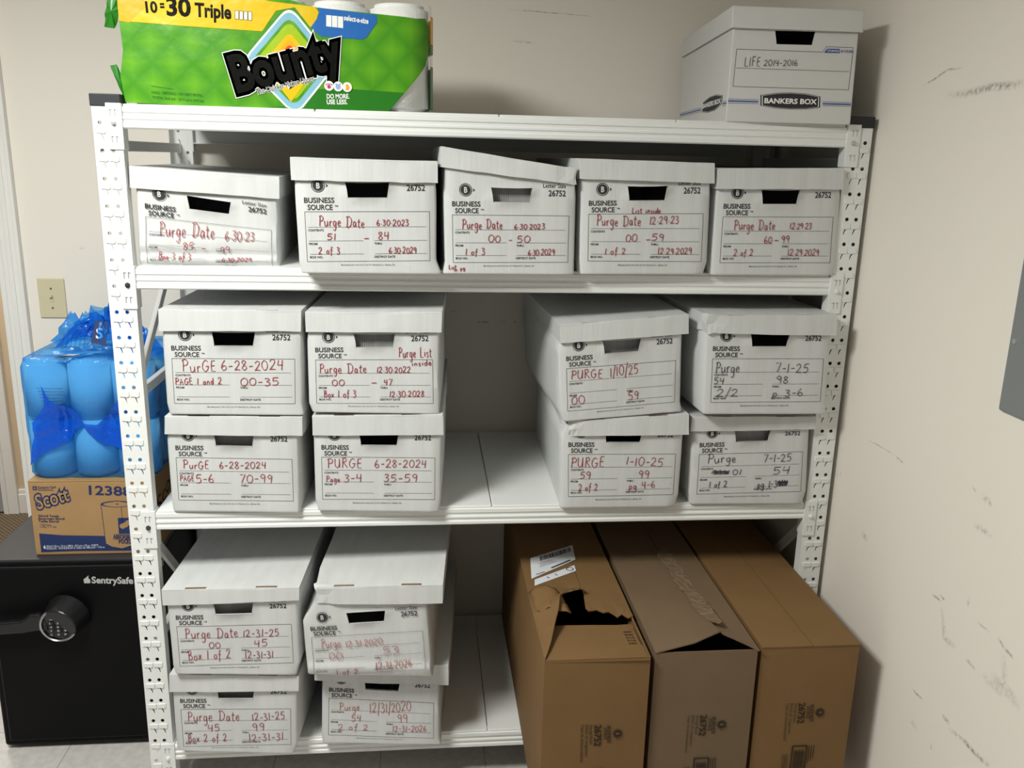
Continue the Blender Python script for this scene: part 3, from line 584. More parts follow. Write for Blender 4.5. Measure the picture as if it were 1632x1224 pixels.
# ------------------------------------------------------------------ lidded storage boxes
BOX = json.loads(r'''{"A":{"o":[0.077,0.023,1.4442],"yaw":3.6,"F":[[0.015,0.1189],[0.2988,0.0906],[0.0119,0.0103],[0.2977,0.0017]],"B":[[0.0,0.0],[0.3399,-0.0001]],"L":[[-0.0116,0.2335],[0.3228,0.215],[-0.0142,0.1843],[0.3207,0.1643]],"T":[["Purge Date",0.0451,0.0744,0.167,0.0712,0.0332,"r"],["6.30.23",0.1921,0.066,0.2575,0.065,0.0207,"r"],["85",0.0975,0.0424,0.1206,0.0425,0.0179,"r"],["-",0.1377,0.0394,0.1472,0.0395,0.0164,"r"],["99",0.1813,0.0342,0.201,0.0344,0.0175,"r"],["Box 3 of 3",0.0396,0.0202,0.11,0.0173,0.0174,"r"],["6.30.2029",0.1823,0.0144,0.2497,0.0148,0.0099,"r"]]},"B":{"o":[0.4586,-0.072,1.4472],"yaw":1.6,"F":[[0.0112,0.1389],[0.2932,0.144],[0.0135,0.0262],[0.2943,0.031]],"B":[[-0.0,0.0],[0.3221,-0.0005]],"L":[[-0.016,0.2588],[0.3108,0.2569],[-0.0152,0.2086],[0.3124,0.2083]],"T":[["Purge Date",0.0426,0.1083,0.1438,0.1061,0.0233,"r"],["6.30.2023",0.1727,0.1102,0.2444,0.1112,0.0131,"r"],["51",0.0598,0.0762,0.078,0.0764,0.0147,"r"],["-",0.1433,0.0746,0.1538,0.0747,0.0147,"r"],["84",0.1765,0.0777,0.1997,0.079,0.0174,"r"],["2 of 3",0.0396,0.0444,0.0866,0.0449,0.0158,"r"],["6.30.2029",0.1999,0.0472,0.2622,0.0478,0.0138,"r"]]},"C":{"o":[0.7836,-0.055,1.4472],"yaw":1.8,"F":[[0.021,0.137],[0.2972,0.1386],[0.0239,0.0262],[0.2988,0.0292]],"B":[[0.0,0.0],[0.3154,-0.0008]],"L":[[-0.0044,0.2903],[0.3139,0.246],[-0.0071,0.2446],[0.3154,0.2104]],"T":[["Purge Date",0.045,0.1044,0.1384,0.1073,0.0223,"r"],["6.30.2023",0.1675,0.1061,0.2391,0.1071,0.0118,"r"],["00",0.1068,0.0747,0.1341,0.075,0.0161,"r"],["-",0.1556,0.072,0.1617,0.0721,0.0162,"r"],["50",0.1748,0.0755,0.2052,0.0758,0.0162,"r"],["1 of 3",0.0537,0.0444,0.0974,0.0448,0.0146,"r"],["6.30.2029",0.2022,0.0448,0.2651,0.0454,0.0136,"r"],["List",0.0143,0.0099,0.0311,0.0111,0.0109,"r"],["in pg",0.0268,0.0056,0.0513,0.0102,0.0076,"r"]]},"D":{"o":[1.1173,-0.036,1.4469],"yaw":2.0,"F":[[0.0121,0.1434],[0.2956,0.1489],[0.015,0.0322],[0.2991,0.033]],"B":[[0.0,-0.0],[0.3078,0.002]],"L":[[-0.0181,0.2718],[0.3115,0.2679],[-0.0145,0.2248],[0.3155,0.2199]],"T":[["List inside",0.1182,0.1467,0.1883,0.1477,0.0136,"r"],["Purge Date",0.0331,0.1166,0.141,0.118,0.0244,"r"],["12.29.23",0.1643,0.1211,0.2344,0.1237,0.0181,"r"],["00",0.1067,0.0791,0.1336,0.0794,0.0165,"r"],["-",0.1567,0.0774,0.1671,0.0776,0.0166,"r"],["59",0.1708,0.0826,0.1997,0.0829,0.0166,"r"],["1 of 2",0.0569,0.0487,0.1067,0.0492,0.0155,"r"],["12.29.2029",0.1891,0.0499,0.2719,0.0507,0.0151,"r"]]},"E":{"o":[1.4471,-0.021,1.4471],"yaw":2.2,"F":[[0.0173,0.1415],[0.3026,0.1452],[0.0186,0.03],[0.3071,0.0322]],"B":[[0.0,0.0],[0.3203,0.0004]],"L":[[-0.0087,0.2563],[0.3135,0.2634],[-0.0077,0.208],[0.3166,0.2126]],"T":[["Purge Date",0.0483,0.1103,0.1523,0.1127,0.0239,"r"],["12.29.23",0.1924,0.1144,0.2473,0.1151,0.014,"r"],["60",0.1288,0.0786,0.1478,0.08,0.0158,"r"],["-",0.1546,0.0783,0.1648,0.0784,0.0169,"r"],["99",0.1736,0.0808,0.1917,0.081,0.017,"r"],["2 of 2",0.0523,0.0467,0.1017,0.0483,0.0158,"r"],["12.29.2029",0.1939,0.0491,0.2743,0.0498,0.0154,"r"]]},"L1b":{"o":[0.1108,-0.005,0.8354],"yaw":-2,"F":[[0.017,0.1428],[0.2999,0.1391],[0.0159,0.0306],[0.2991,0.0276]],"B":[[-0.0,0.0],[0.3141,-0.0042]],"L":[[-0.0004,0.2514],[0.3309,0.2515],[-0.0038,0.205],[0.3292,0.203]],"T":[["PurGE",0.0329,0.1145,0.0946,0.1133,0.0212,"r"],["6-28-2024",0.1217,0.1145,0.2347,0.1146,0.017,"r"],["PAGE",0.0234,0.0816,0.0571,0.0816,0.0146,"r"],["5-6",0.0624,0.0767,0.1036,0.0767,0.0214,"r"],["70-99",0.17,0.0779,0.2484,0.0779,0.0214,"r"]]},"L1t":{"o":[0.1218,-0.012,1.092],"yaw":-2,"F":[[0.0157,0.1393],[0.3063,0.1403],[0.0143,0.0274],[0.3026,0.0279]],"B":[[0.0,0.0],[0.3225,-0.0015]],"L":[[-0.0049,0.2591],[0.3271,0.2604],[-0.0072,0.208],[0.3253,0.2103]],"T":[["PurGE",0.0389,0.1071,0.1168,0.1078,0.0274,"r"],["6-28-2024",0.1317,0.1107,0.2777,0.1137,0.024,"r"],["PAGE 1 and 2",0.0204,0.0754,0.1297,0.0762,0.0161,"r"],["00-35",0.1752,0.0737,0.2651,0.0744,0.0185,"r"]]},"L2b":{"o":[0.47,-0.014,0.8347],"yaw":-2.5,"F":[[0.0134,0.1448],[0.2961,0.1437],[0.0123,0.0312],[0.2957,0.0317]],"B":[[0.0,0.0],[0.3072,-0.0031]],"L":[[-0.006,0.2535],[0.316,0.2608],[-0.0061,0.2033],[0.3178,0.207]],"T":[["PURGE",0.0274,0.1161,0.112,0.1165,0.0245,"r"],["6-28-2024",0.1455,0.1178,0.2735,0.1184,0.0203,"r"],["Page",0.0235,0.0791,0.057,0.0792,0.0148,"r"],["3-4",0.0679,0.078,0.1113,0.0782,0.0204,"r"],["35-59",0.167,0.0796,0.2507,0.0798,0.0205,"r"]]},"L2t":{"o":[0.4652,-0.02,1.0975],"yaw":-2.7,"F":[[0.0115,0.1322],[0.2949,0.1368],[0.0109,0.0229],[0.2962,0.0256]],"B":[[0.0,0.0],[0.3113,-0.0021]],"L":[[-0.0082,0.2513],[0.3183,0.2562],[-0.0084,0.2027],[0.317,0.2056]],"T":[["Purge Date",0.0216,0.0995,0.1333,0.1025,0.0231,"r"],["12.30.2022",0.1601,0.1022,0.2404,0.1031,0.0145,"r"],["Purge List",0.2137,0.1404,0.2921,0.1437,0.0247,"r"],["inside",0.2455,0.1206,0.2921,0.1228,0.0145,"r"],["00",0.0503,0.069,0.0794,0.0693,0.0146,"r"],["-",0.1456,0.0688,0.1579,0.069,0.0163,"r"],["47",0.1765,0.0709,0.1962,0.0711,0.0146,"r"],["Box 1 of 3",0.0298,0.0384,0.1068,0.0403,0.0176,"r"],["12.30.2028",0.1903,0.0411,0.2735,0.0431,0.0147,"r"]]},"R1b":{"o":[1.0927,-0.016,0.832],"yaw":-1,"F":[[0.0152,0.1486],[0.2972,0.1481],[0.0198,0.0325],[0.2978,0.0361]],"B":[[0.0,0.0],[0.3042,0.0007]],"L":[[0.0012,0.2388],[0.3216,0.2587],[0.0011,0.2004],[0.3257,0.2031]],"T":[["PURGE",0.0238,0.114,0.1095,0.1135,0.0271,"r"],["1-10-25",0.1686,0.1196,0.2635,0.114,0.0227,"r"],["59",0.048,0.0822,0.0747,0.082,0.019,"r"],["99",0.2031,0.0825,0.2288,0.0823,0.0204,"r"],["2 of 2",0.0464,0.0484,0.095,0.0499,0.0192,"r"],["pg 4-6",0.1786,0.0519,0.2458,0.0565,0.0193,"r"]]},"R1t":{"o":[1.0896,-0.03,1.0726],"yaw":2,"F":[[0.0023,0.1377],[0.2823,0.157],[0.0096,0.0275],[0.2871,0.0479]],"B":[[0.0,0.0],[0.3093,0.0218]],"L":[[-0.019,0.2497],[0.3056,0.2763],[-0.0173,0.2042],[0.3094,0.227]],"T":[["PURGE",0.0163,0.1103,0.0947,0.1137,0.0226,"r"],["1/10/25",0.1165,0.1165,0.1864,0.1248,0.0239,"r"],["00",0.0196,0.0455,0.0521,0.0474,0.0211,"r"],["59",0.1653,0.0556,0.1906,0.0571,0.0212,"r"]]},"R2b":{"o":[1.4434,-0.008,0.8336],"yaw":-1,"F":[[0.0131,0.1408],[0.2929,0.1474],[0.0156,0.029],[0.2993,0.0353]],"B":[[0.0,0.0],[0.3087,-0.001]],"L":[[-0.0159,0.2462],[0.3157,0.2461],[-0.0161,0.2055],[0.3162,0.2118]],"T":[["Purge",0.0386,0.1163,0.1125,0.1192,0.0256,"k"],["7-1-25",0.1882,0.1188,0.2628,0.1217,0.0206,"k"],["#",0.0487,0.0841,0.0987,0.0838,0.0142,"k"],["01",0.1081,0.0837,0.13,0.0842,0.0142,"k"],["54",0.2169,0.083,0.2623,0.0847,0.0214,"k"],["1 of 2",0.0485,0.0484,0.0954,0.0493,0.0163,"k"],["pg 1-3",0.1795,0.0461,0.2312,0.0483,0.0196,"k"],["#",0.2311,0.049,0.2608,0.0501,0.021,"k"],["#",0.2322,0.0503,0.2596,0.0501,0.0196,"k"]]},"R2t":{"o":[1.4418,-0.06,1.0995],"yaw":2,"F":[[0.0119,0.1434],[0.3057,0.1415],[0.0165,0.0306],[0.3095,0.0291]],"B":[[-0.0,0.0],[0.3322,-0.0051]],"L":[[-0.0153,0.2537],[0.3237,0.2554],[-0.015,0.21],[0.3301,0.2027]],"T":[["Purge",0.0234,0.1066,0.0836,0.1079,0.0296,"k"],["7-1-25",0.18,0.107,0.2676,0.1063,0.0228,"k"],["54",0.0204,0.078,0.0458,0.0777,0.0161,"k"],["98",0.1859,0.0793,0.2149,0.079,0.0181,"k"],["2/2",0.0292,0.0455,0.0851,0.0448,0.0199,"k"],["p 3-6",0.1785,0.0436,0.2576,0.0457,0.0182,"k"]]},"X1b":{"o":[0.0834,-0.036,0.1653],"yaw":-4,"F":[[0.0173,0.1249],[0.3043,0.1283],[0.0174,0.0127],[0.3013,0.02]],"B":[[-0.0,-0.0],[0.3068,-0.0108]],"L":[[-0.0027,0.2337],[0.331,0.2302],[-0.0064,0.1821],[0.3294,0.1876]],"T":[["Purge Date",0.0348,0.0902,0.1689,0.0921,0.0292,"r"],["12-31-25",0.204,0.0923,0.2885,0.0982,0.0209,"r"],["45",0.0853,0.0589,0.1157,0.0604,0.0197,"r"],["99",0.2037,0.0614,0.233,0.0629,0.0225,"r"],["Box 2 of 2",0.0318,0.0269,0.1321,0.0287,0.0233,"r"],["12-31-31",0.193,0.0289,0.2817,0.0348,0.0226,"r"]]},"X1t":{"o":[0.1004,-0.06,0.4102],"yaw":-3,"F":[[0.0136,0.1352],[0.3013,0.1417],[0.0145,0.0226],[0.3024,0.0313]],"B":[[0.0,0.0],[0.308,-0.0053]],"L":[[-0.0142,0.2418],[0.3268,0.2487],[-0.0143,0.1986],[0.3254,0.2123]],"T":[["Purge Date",0.0344,0.1018,0.1655,0.106,0.0274,"r"],["12-31-25",0.18,0.106,0.2686,0.109,0.0196,"r"],["00",0.0922,0.0734,0.1196,0.0746,0.0165,"r"],["45",0.2059,0.0782,0.2393,0.0795,0.0185,"r"],["Box 1 of 2",0.0378,0.0405,0.1429,0.0447,0.0252,"r"],["12-31-31",0.1821,0.0445,0.2513,0.0462,0.0199,"r"]]},"X2b":{"o":[0.4626,-0.028,0.164],"yaw":-4,"F":[[0.0213,0.1386],[0.3014,0.1258],[0.0169,0.0255],[0.3009,0.0156]],"B":[[0.0,0.0],[0.3218,-0.0049]],"L":[[-0.0138,0.2448],[0.3412,0.2452],[-0.0138,0.1962],[0.3415,0.1851]],"T":[["Purge",0.0499,0.1006,0.1024,0.1029,0.0226,"f"],["12/31/2020",0.1313,0.0938,0.2405,0.1014,0.0283,"f"],["54",0.08,0.0673,0.1048,0.0674,0.02,"f"],["99",0.2061,0.0635,0.2304,0.065,0.025,"f"],["2 of 2",0.0434,0.0399,0.123,0.0417,0.0179,"f"],["12-31-2026",0.1915,0.0369,0.2802,0.0372,0.018,"f"]]},"X2t":{"o":[0.4539,-0.085,0.4107],"yaw":-4,"F":[[-0.0023,0.1088],[0.281,0.1293],[0.0033,0.0025],[0.2885,0.0217]],"B":[[0.0,0.0],[0.3075,-0.0037]],"L":[[0.005,0.2517],[0.3329,0.2617],[0.0066,0.2049],[0.3331,0.2094]],"T":[["Purge",0.0237,0.0793,0.0726,0.0823,0.0251,"f"],["12.31.2020",0.0873,0.0818,0.1788,0.0923,0.0165,"f"],["00",0.0433,0.045,0.0759,0.0478,0.02,"f"],["53",0.1813,0.0619,0.2198,0.0648,0.0212,"f"],["1 of 2",0.0617,0.0029,0.1152,0.0066,0.0168,"r"],["12.31.2026",0.163,0.0203,0.2522,0.0309,0.0188,"f"]]},"K":{"o":[1.4568,0.001,1.8118],"yaw":-5.4,"B":[[0.0018,-0.0003],[0.3023,-0.0009]],"L":[[-0.0052,0.2577],[0.3025,0.2549],[-0.0042,0.2097],[0.3044,0.2067]],"tops":[[0.0019,0.2088],[0.2975,0.2062]],"frame":[[0.0144,0.1639],[0.2168,0.1618],[0.2243,0.1742],[0.2885,0.1734],[0.2879,0.0792],[0.0127,0.0806]],"mid":[[0.017,0.1221],[0.284,0.12]],"bar":[[0.221,0.1607],[0.2273,0.1698],[0.2571,0.1699],[0.2576,0.1607]],"num":[[0.26,0.1617],[0.2877,0.1617],[0.2594,0.167]],"logo":[[0.082,0.0615],[0.1175,0.067],[0.1526,0.0687],[0.1881,0.0671],[0.2209,0.0618],[0.2225,0.0382],[0.1917,0.0341],[0.1531,0.0329],[0.1174,0.0348],[0.0841,0.0393]],"logotext":[[0.0901,0.0446],[0.2157,0.0448],[0.089,0.0556]],"strL":[[0.0032,0.052],[0.0756,0.0519],[0.004,0.0429],[0.0764,0.0431]],"strR":[[0.2295,0.0507],[0.2972,0.0504],[0.2305,0.0421],[0.2982,0.0422]],"hole":[[0.1012,0.2071],[0.1981,0.2044],[0.1928,0.1773],[0.1073,0.1771]],"T":[["LIFE",0.0361,0.1261,0.0724,0.127,0.0203,"k"],["2014-2016",0.0818,0.1281,0.1597,0.13,0.0135,"k"]],"side":{"logo":[[0.05,0.0624],[0.1183,0.0689],[0.1944,0.0678],[0.2696,0.059],[0.2716,0.0367],[0.1975,0.0322],[0.1207,0.0338],[0.0575,0.044]],"text":[[0.2638,0.0432],[0.0583,0.0463],[0.2676,0.0537]],"str":[[0.2894,0.048],[0.5786,0.0386],[0.2858,0.0381],[0.5751,0.0295]],"top":[[-0.0034,0.2104],[0.5951,0.2074]],"bot":[[-0.005,-0.0005],[0.588,0.0293]]}}}''')
BWD, BDP = .312, .605
ROWS = [0, .005, .010, .016, .022, .03, .036, .042, .048, .054, .060, .067, .075, .10, .125, .15, .174, .1905, .207, .222, .25]
def lerp(a, b, t): return a + (b-a)*t
def pw(knots, t):
    for (a, va), (b, vb) in zip(knots, knots[1:]):
        if t <= b: return lerp(va, vb, max(0, (t-a)/(b-a)))
    return knots[-1][1]

def build_box(key, label, group, inner=False, crush=None, seed=0, dent=None):
    d = BOX[key]; F, Bo, L = d['F'], d['B'], d['L']
    root = empty('storage_box', d['o'], math.radians(d['yaw']))
    tag(root, label, 'storage box', group)
    def quad(u, v):
        s = (u-.0185)/.278; t = (v-.03)/.1125
        return tuple(lerp(lerp(F[2][k], F[3][k], s), lerp(F[0][k], F[1][k], s), t) for k in (0, 1))
    def fm(u, v):
        if v < .03:
            a = [lerp(Bo[0][k], Bo[1][k], u/BWD) for k in (0, 1)]; b = quad(u, .03)
            return lerp(a[0], b[0], v/.03), lerp(a[1], b[1], v/.03)
        x, z = quad(u, v)
        if v > .19:
            k = (v-.19)/.06; q = quad(u, .25); s = u/BWD
            zl = lerp(L[0][1], L[1][1], s) - .008
            zt = min(q[1], zl); xt = min(max(q[0], L[0][0]+.008), L[1][0]-.008)
            a = quad(u, .19); x, z = lerp(a[0], xt, k), lerp(a[1], zt, k)
        return x, z
    def yd(x, z):
        y = .0016*noise.noise(Vector((x*8, z*9, seed*3.7)))
        if crush: y += pw(crush, z)
        return y
    # body: rows of a closed outline, front with the hand hole
    hx = lambda v, e: (lerp(.115, .110, min(max((v-.174)/.033, 0), 1)) if e == 0 else lerp(.2015, .207, min(max((v-.174)/.033, 0), 1)))
    verts, faces = [], []
    fr = lambda v: [.005, .03, .06, .085, hx(v, 0), lerp(hx(v, 0), hx(v, 1), .33), lerp(hx(v, 0), hx(v, 1), .67), hx(v, 1), .23, .26, .285, BWD-.005]
    YS = [.005, .06, .15, .25, .36, .46, .55, BDP-.004]
    nper = 12 + 8 + 4 + 8
    for v in ROWS:
        bul = .004*math.sin(math.pi*min(1, v/.24))
        for u in fr(v):
            x, z = fm(u, v); verts.append((x, yd(x, z), z))
        x, z = fm(BWD, v)
        for y in YS: verts.append((x + bul*math.sin(math.pi*y/BDP) + .001*noise.noise(Vector((y*9, z*9, seed))), y, z))
        for u in (.30, .2, .1, .012):
            x, z = fm(u, v); verts.append((x, BDP, z))
        x, z = fm(0, v)
        for y in YS[::-1]: verts.append((x - bul*math.sin(math.pi*y/BDP) + .001*noise.noise(Vector((y*9, z*9, seed+5))), y, z))
    for r in range(len(ROWS)-1):
        for c in range(nper):
            if ROWS[r] >= .1739 and ROWS[r+1] <= .2071 and 4 <= c < 7: continue
            c2 = (c+1) % nper
            faces.append((r*nper+c, r*nper+c2, (r+1)*nper+c2, (r+1)*nper+c))
    faces.append(tuple(range(nper))[::-1])
    # thickness of the hole edge
    r0, r1 = ROWS.index(.174), ROWS.index(.207)
    loop = [r0*nper+c for c in range(4, 8)] + [(r0+1)*nper+7] + [r1*nper+c for c in range(7, 3, -1)] + [(r0+1)*nper+4]
    base = len(verts)
    for i in loop: a = verts[i]; verts.append((a[0], a[1]+.0045, a[2]))
    n = len(loop)
    for i in range(n): faces.append((loop[i], base+i, base+(i+1) % n, loop[(i+1) % n]))
    body = mesh_obj('body', verts, faces, M['board'], root, smooth=True)
    bevel(body, .001, 1, 50)
    # lid
    rn = random.Random(seed)
    SX = [0, .02, .05, .10, .165, .24, .32, .5, .68, .755, .835, .91, .98, 1]
    SY = [-.008, -.0068, .0042, .02, .05, .1, .3, .5, .6, .6175]
    HV = [0, .12, .5, 1]
    def lp(s, y, h):
        xt, zt = lerp(L[0][0], L[1][0], s), lerp(L[0][1], L[1][1], s)
        xb, zb = lerp(L[2][0], L[3][0], s), lerp(L[2][1], L[3][1], s)
        return Vector((lerp(xt, xb, h), y, lerp(zt, zb, h)))
    lv, lf, lm = [], [], []
    nx, ny = len(SX), len(SY)
    idx = {}
    def vid(i, j, k):          # i along x, j along y, k down the side
        if (i, j, k) not in idx:
            p_ = lp(SX[i], SY[j], HV[k])
            q = .0014*noise.noise(p_*14 + Vector((seed, 0, 0)))
            if k == 0:
                p_.z += q*.7 - .0022*math.sin(math.pi*SX[i])*math.sin(math.pi*(SY[j]+.008)/.6255)
            else:
                if j == 0: p_.y -= (.0025*HV[k]*math.sin(math.pi*SX[i]) + q)
                if i == 0: p_.x += q
                if i == nx-1: p_.x += q
                if k == 3: p_.z += .0018*noise.noise(Vector((SX[i]*7, SY[j]*9, seed*2.1)))
            if dent is not None:
                near = max(0, 1 - abs(SX[i]-dent[0])/.16)*max(0, 1 - (SY[j]+.008)/.11)
                if near > 0:
                    nv = noise.noise_vector(p_*38 + Vector((seed, 3, 1)))
                    p_ += Vector((nv.x*dent[1]*near + (.5-dent[0])*dent[1]*near, nv.y*dent[1]*near + dent[1]*.5*near, nv.z*dent[1]*near*.7))
            idx[(i, j, k)] = len(lv); lv.append(p_)
        return idx[(i, j, k)]
    for i in range(nx-1):
        for j in range(ny-1):
            slot = j == 1 and i in (4, 5, 8, 9)
            if not slot: lf.append((vid(i, j, 0), vid(i+1, j, 0), vid(i+1, j+1, 0), vid(i, j+1, 0))); lm.append(0)
    for k in range(3):
        for i in range(nx-1):
            lf.append((vid(i, 0, k+1), vid(i+1, 0, k+1), vid(i+1, 0, k), vid(i, 0, k))); lm.append(0)
            lf.append((vid(i, ny-1, k), vid(i+1, ny-1, k), vid(i+1, ny-1, k+1), vid(i, ny-1, k+1))); lm.append(0)
        for j in range(ny-1):
            lf.append((vid(0, j, k), vid(0, j+1, k), vid(0, j+1, k+1), vid(0, j, k+1))); lm.append(0)
            lf.append((vid(nx-1, j, k+1), vid(nx-1, j+1, k+1), vid(nx-1, j+1, k), vid(nx-1, j, k))); lm.append(0)
    lid = mesh_obj('lid', lv, lf, M['board'], root, fmat=lm)
    bevel(lid, .0012, 2, 50); solid(lid, .0035, -1)
    tv, tf = [], []
    for a, b in ((.150, .335), (.665, .85)):
        n = len(tv)
        for s, y in ((a, -.0064), (b, -.0064), (b, .006), (a, .006)):
            q = lp(s, y, 0); tv.append((q.x, q.y, q.z-.0016))
        for s, y in ((a, -.0064), (b, -.0064), (b, .006), (a, .006)):
            q = lp(s, y, 0); tv.append((q.x, q.y, q.z-.0085))
        tf += [(n, n+1, n+2, n+3), (n+7, n+6, n+5, n+4), (n, n+4, n+5, n+1), (n+1, n+5, n+6, n+2), (n+2, n+6, n+7, n+3), (n+3, n+7, n+4, n)]
    tb = mesh_obj('tuck_tab', tv, tf, M['slot'], lid); tb['label'] = 'brown raw board showing in the lid slots'
    # printing
    fl = Flat()
    z2 = BWD
    for a, b in (((.0185, .1425), (.2965, .1425)), ((.2965, .1425), (.2965, .03)), ((.0185, .03), (.2965, .03)), ((.0185, .1425), (.0185, .03))):
        fl.line(a, b, .0008, 0, 0, 8)
    for a, b, v in ((.0245, .288, .108), (.0250, .146, .0770), (.171, .290, .0770), (.0255, .146, .0468), (.171, .290, .0468)):
        fl.line((a, v), (b, v), .0006, 0, 0, 6)
    for s, u, v, w in (('CONTENTS', .0245, .0988, .034), ('FROM', .0245, .0680, .0185), ('THRU', .1705, .0680, .0175), ('BOX NO.', .0250, .0378, .029), ('DESTROY DATE', .1700, .0378, .047)):
        fl.text(s, u, v, u+w, v, .0046, 0, 0, .02)
    fl.text('Manufactured in the U.S.A. for S.P. Richards Co., Atlanta, GA', .092, .0195, .214, .0195, .0036, 1, 0, .008)
    fl.text('BUSINESS', .0185, .1625, .085, .1625, .0112, 0, 0, .022)
    fl.text('SOURCE', .0255, .1468, .0805, .1468, .0112, 0, 0, .022)
    fl.text('TM', .085, .1535, .0925, .1535, .0034, 0, 0, .01)
    fl.fan((.0505, .2005), .0133, .0150, 0, 0); fl.fan((.0505, .2005), 0, .0118, 0, 0)
    fl.text('B', .0468, .1943, .0545, .1943, .0124, 2, 3, .03)
    fl.poly([(.0680, .2045), (.0725, .2005), (.0680, .1965)], 0, 0)
    fl.text('26752', .2460, .1890, .2870, .1890, .0135, 0, 0, .02)
    fl.text('Letter Size', .2330, .2085, .2870, .2085, .0095, 0, 0, .006)
    def onface(u, v, o_):
        x, z = fm(u, v); return (x, yd(x, z) - .0007 - o_ - (.0028 if crush else 0), z)
    pr = fl.build('printing', onface, [M['ink'], M['inkgrey'], M['board']], body); pr['label'] = 'black printed logo, number and label grid'
    hw = Flat()
    cols = {'r': 0, 'k': 1, 'f': 2}; rr_ = random.Random(seed+77)
    for s, a, b, c, e, h, col in d['T']: handwrite(hw, s, a, b, c, e, h, cols[col], .0012 if s == '#' else .00165, rr_)
    ho = hw.build('handwriting', lambda u, v, o_: (u, yd(u, v) - .0007 - o_ - (.0028 if crush else 0), v), [M['red'], M['blackpen'], M['faded']], body)
    ho['label'] = {'r': 'red handwritten notes', 'k': 'black handwritten notes', 'f': 'faded red handwritten notes'}[d['T'][0][6]]
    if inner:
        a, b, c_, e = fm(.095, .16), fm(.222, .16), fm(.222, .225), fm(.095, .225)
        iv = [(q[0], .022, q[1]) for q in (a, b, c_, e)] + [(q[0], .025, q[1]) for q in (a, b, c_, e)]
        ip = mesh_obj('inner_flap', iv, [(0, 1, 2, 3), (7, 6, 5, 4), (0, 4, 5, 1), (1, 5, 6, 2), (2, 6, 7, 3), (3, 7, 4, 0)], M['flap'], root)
        f2 = Flat(); r3 = random.Random(seed+9)
        side = r3.choice((.112, .112, .150))
        for i in range(9):
            u = side + i*.0052; v = .166
            for k in range(7):
                w = r3.uniform(.003, .008); f2.line((u, v), (u, v+w), .0012, 0, 0, 1); v += w + .0012
        f2.build('fine_print', lambda u, v, o_: (fm(u, v)[0], .0214, fm(u, v)[1]), [M['inkgrey']], ip)
    return root

GU, GM, GL_ = 'storage boxes on the upper shelf', 'storage boxes stacked on the middle shelf', 'storage boxes stacked on the bottom shelf'
crushA = [(-.01, .008), (.004, .005), (.018, -.007), (.032, -.001), (.052, -.010), (.085, 0), (.3, 0)]
crushX = [(-.01, .004), (.008, -.003), (.022, -.007), (.04, 0), (.3, 0)]
build_box('A', 'white storage box with crushed bottom marked 85 - 99, leftmost on the upper shelf', GU, False, crushA, 1)
build_box('B', 'white storage box marked 51 - 84 in red, second from left on the upper shelf', GU, False, None, 2)
build_box('C', 'white storage box with a tilted lid marked 00 - 50 in red', GU, True, None, 3, (1, .008))
build_box('D', 'white storage box with List inside written above its 00 - 59 label', GU, False, None, 4)
build_box('E', 'white storage box marked 60 - 99 in red, rightmost on the upper shelf', GU, False, None, 5)
build_box('L1b', 'white storage box marked 70-99, lower left of the middle shelf', GM, True, None, 6)
build_box('L1t', 'white storage box marked PAGE 1 and 2, upper left of the middle shelf', GM, False, None, 7)
build_box('L2b', 'white storage box marked Page 3-4 and 35-59 in red on the middle shelf', GM, False, None, 8)
build_box('L2t', 'white storage box with Purge List inside written at top right', GM, True, None, 9)
build_box('R1b', 'white storage box with squashed lid marked 1-10-25 and 2 of 2', GM, False, None, 10, (0, .013))
build_box('R1t', 'white storage box tilted on its stack marked PURGE 1/10/25 in red', GM, True, None, 11)
build_box('R2b', 'white storage box marked 7-1-25 with scribbled-out black ink, lower right of middle shelf', GM, True, None, 12)
build_box('R2t', 'white storage box marked 54 to 98 in black, upper right of middle shelf', GM, False, None, 13, (0, .010))
build_box('X1b', 'white storage box marked Box 2 of 2 and 45 to 99, lowest at bottom left', GL_, True, None, 14)
build_box('X1t', 'white storage box marked Box 1 of 2 dated 12-31-31, upper left of bottom shelf', GL_, True, None, 15)
build_box('X2b', 'white storage box with faded 12/31/2020 in red, lower one of its stack', GL_, False, None, 16)
build_box('X2t', 'white storage box with bulging bottom marked 53 and dated 12.31.2026 in red', GL_, False, crushX, 17, (0, .014))

# ------------------------------------------------------------------ file box on the top shelf
K = BOX['K']
fb = empty('file_box', K['o'], math.radians(K['yaw'])); tag(fb, 'white lidded file box marked LIFE 2014-2016 on the top shelf', 'file box')
KW, KD, KH = .302, .595, .25
def kf(u, v):       # keep the measured slight lean of the box
    t = v/.2075; return (lerp(lerp(K['B'][0][0], K['B'][1][0], u/KW), lerp(K['tops'][0][0], K['tops'][1][0], u/KW), t), v)
verts, faces = [], []
rows = [0, .08, .177, .207, .25]
h0, h1, hb0, hb1 = K['hole'][0][0], K['hole'][1][0], K['hole'][3][0], K['hole'][2][0]
for v in rows:
    t = min(max((v-.177)/.03, 0), 1); a, b = lerp(hb0, h0, t), lerp(hb1, h1, t)
    for u in (0, a, b, KW): x, z = kf(u, v); verts.append((x, 0, z))
    x, z = kf(KW, v); verts += [(x, KD/2, z), (x, KD, z)]
    x, z = kf(0, v); verts += [(x, KD, z), (x, KD/2, z)]
for r in range(4):
    for c in range(8):
        if r == 2 and c == 1: continue
        faces.append((r*8+c, r*8+(c+1) % 8, (r+1)*8+(c+1) % 8, (r+1)*8+c))
faces.append(tuple(range(8))[::-1])
kb = mesh_obj('body', verts, faces, M['bb_board'], fb); bevel(kb, .003, 2); solid(kb, .004, -1)
L = K['L']
bm = bmesh.new()
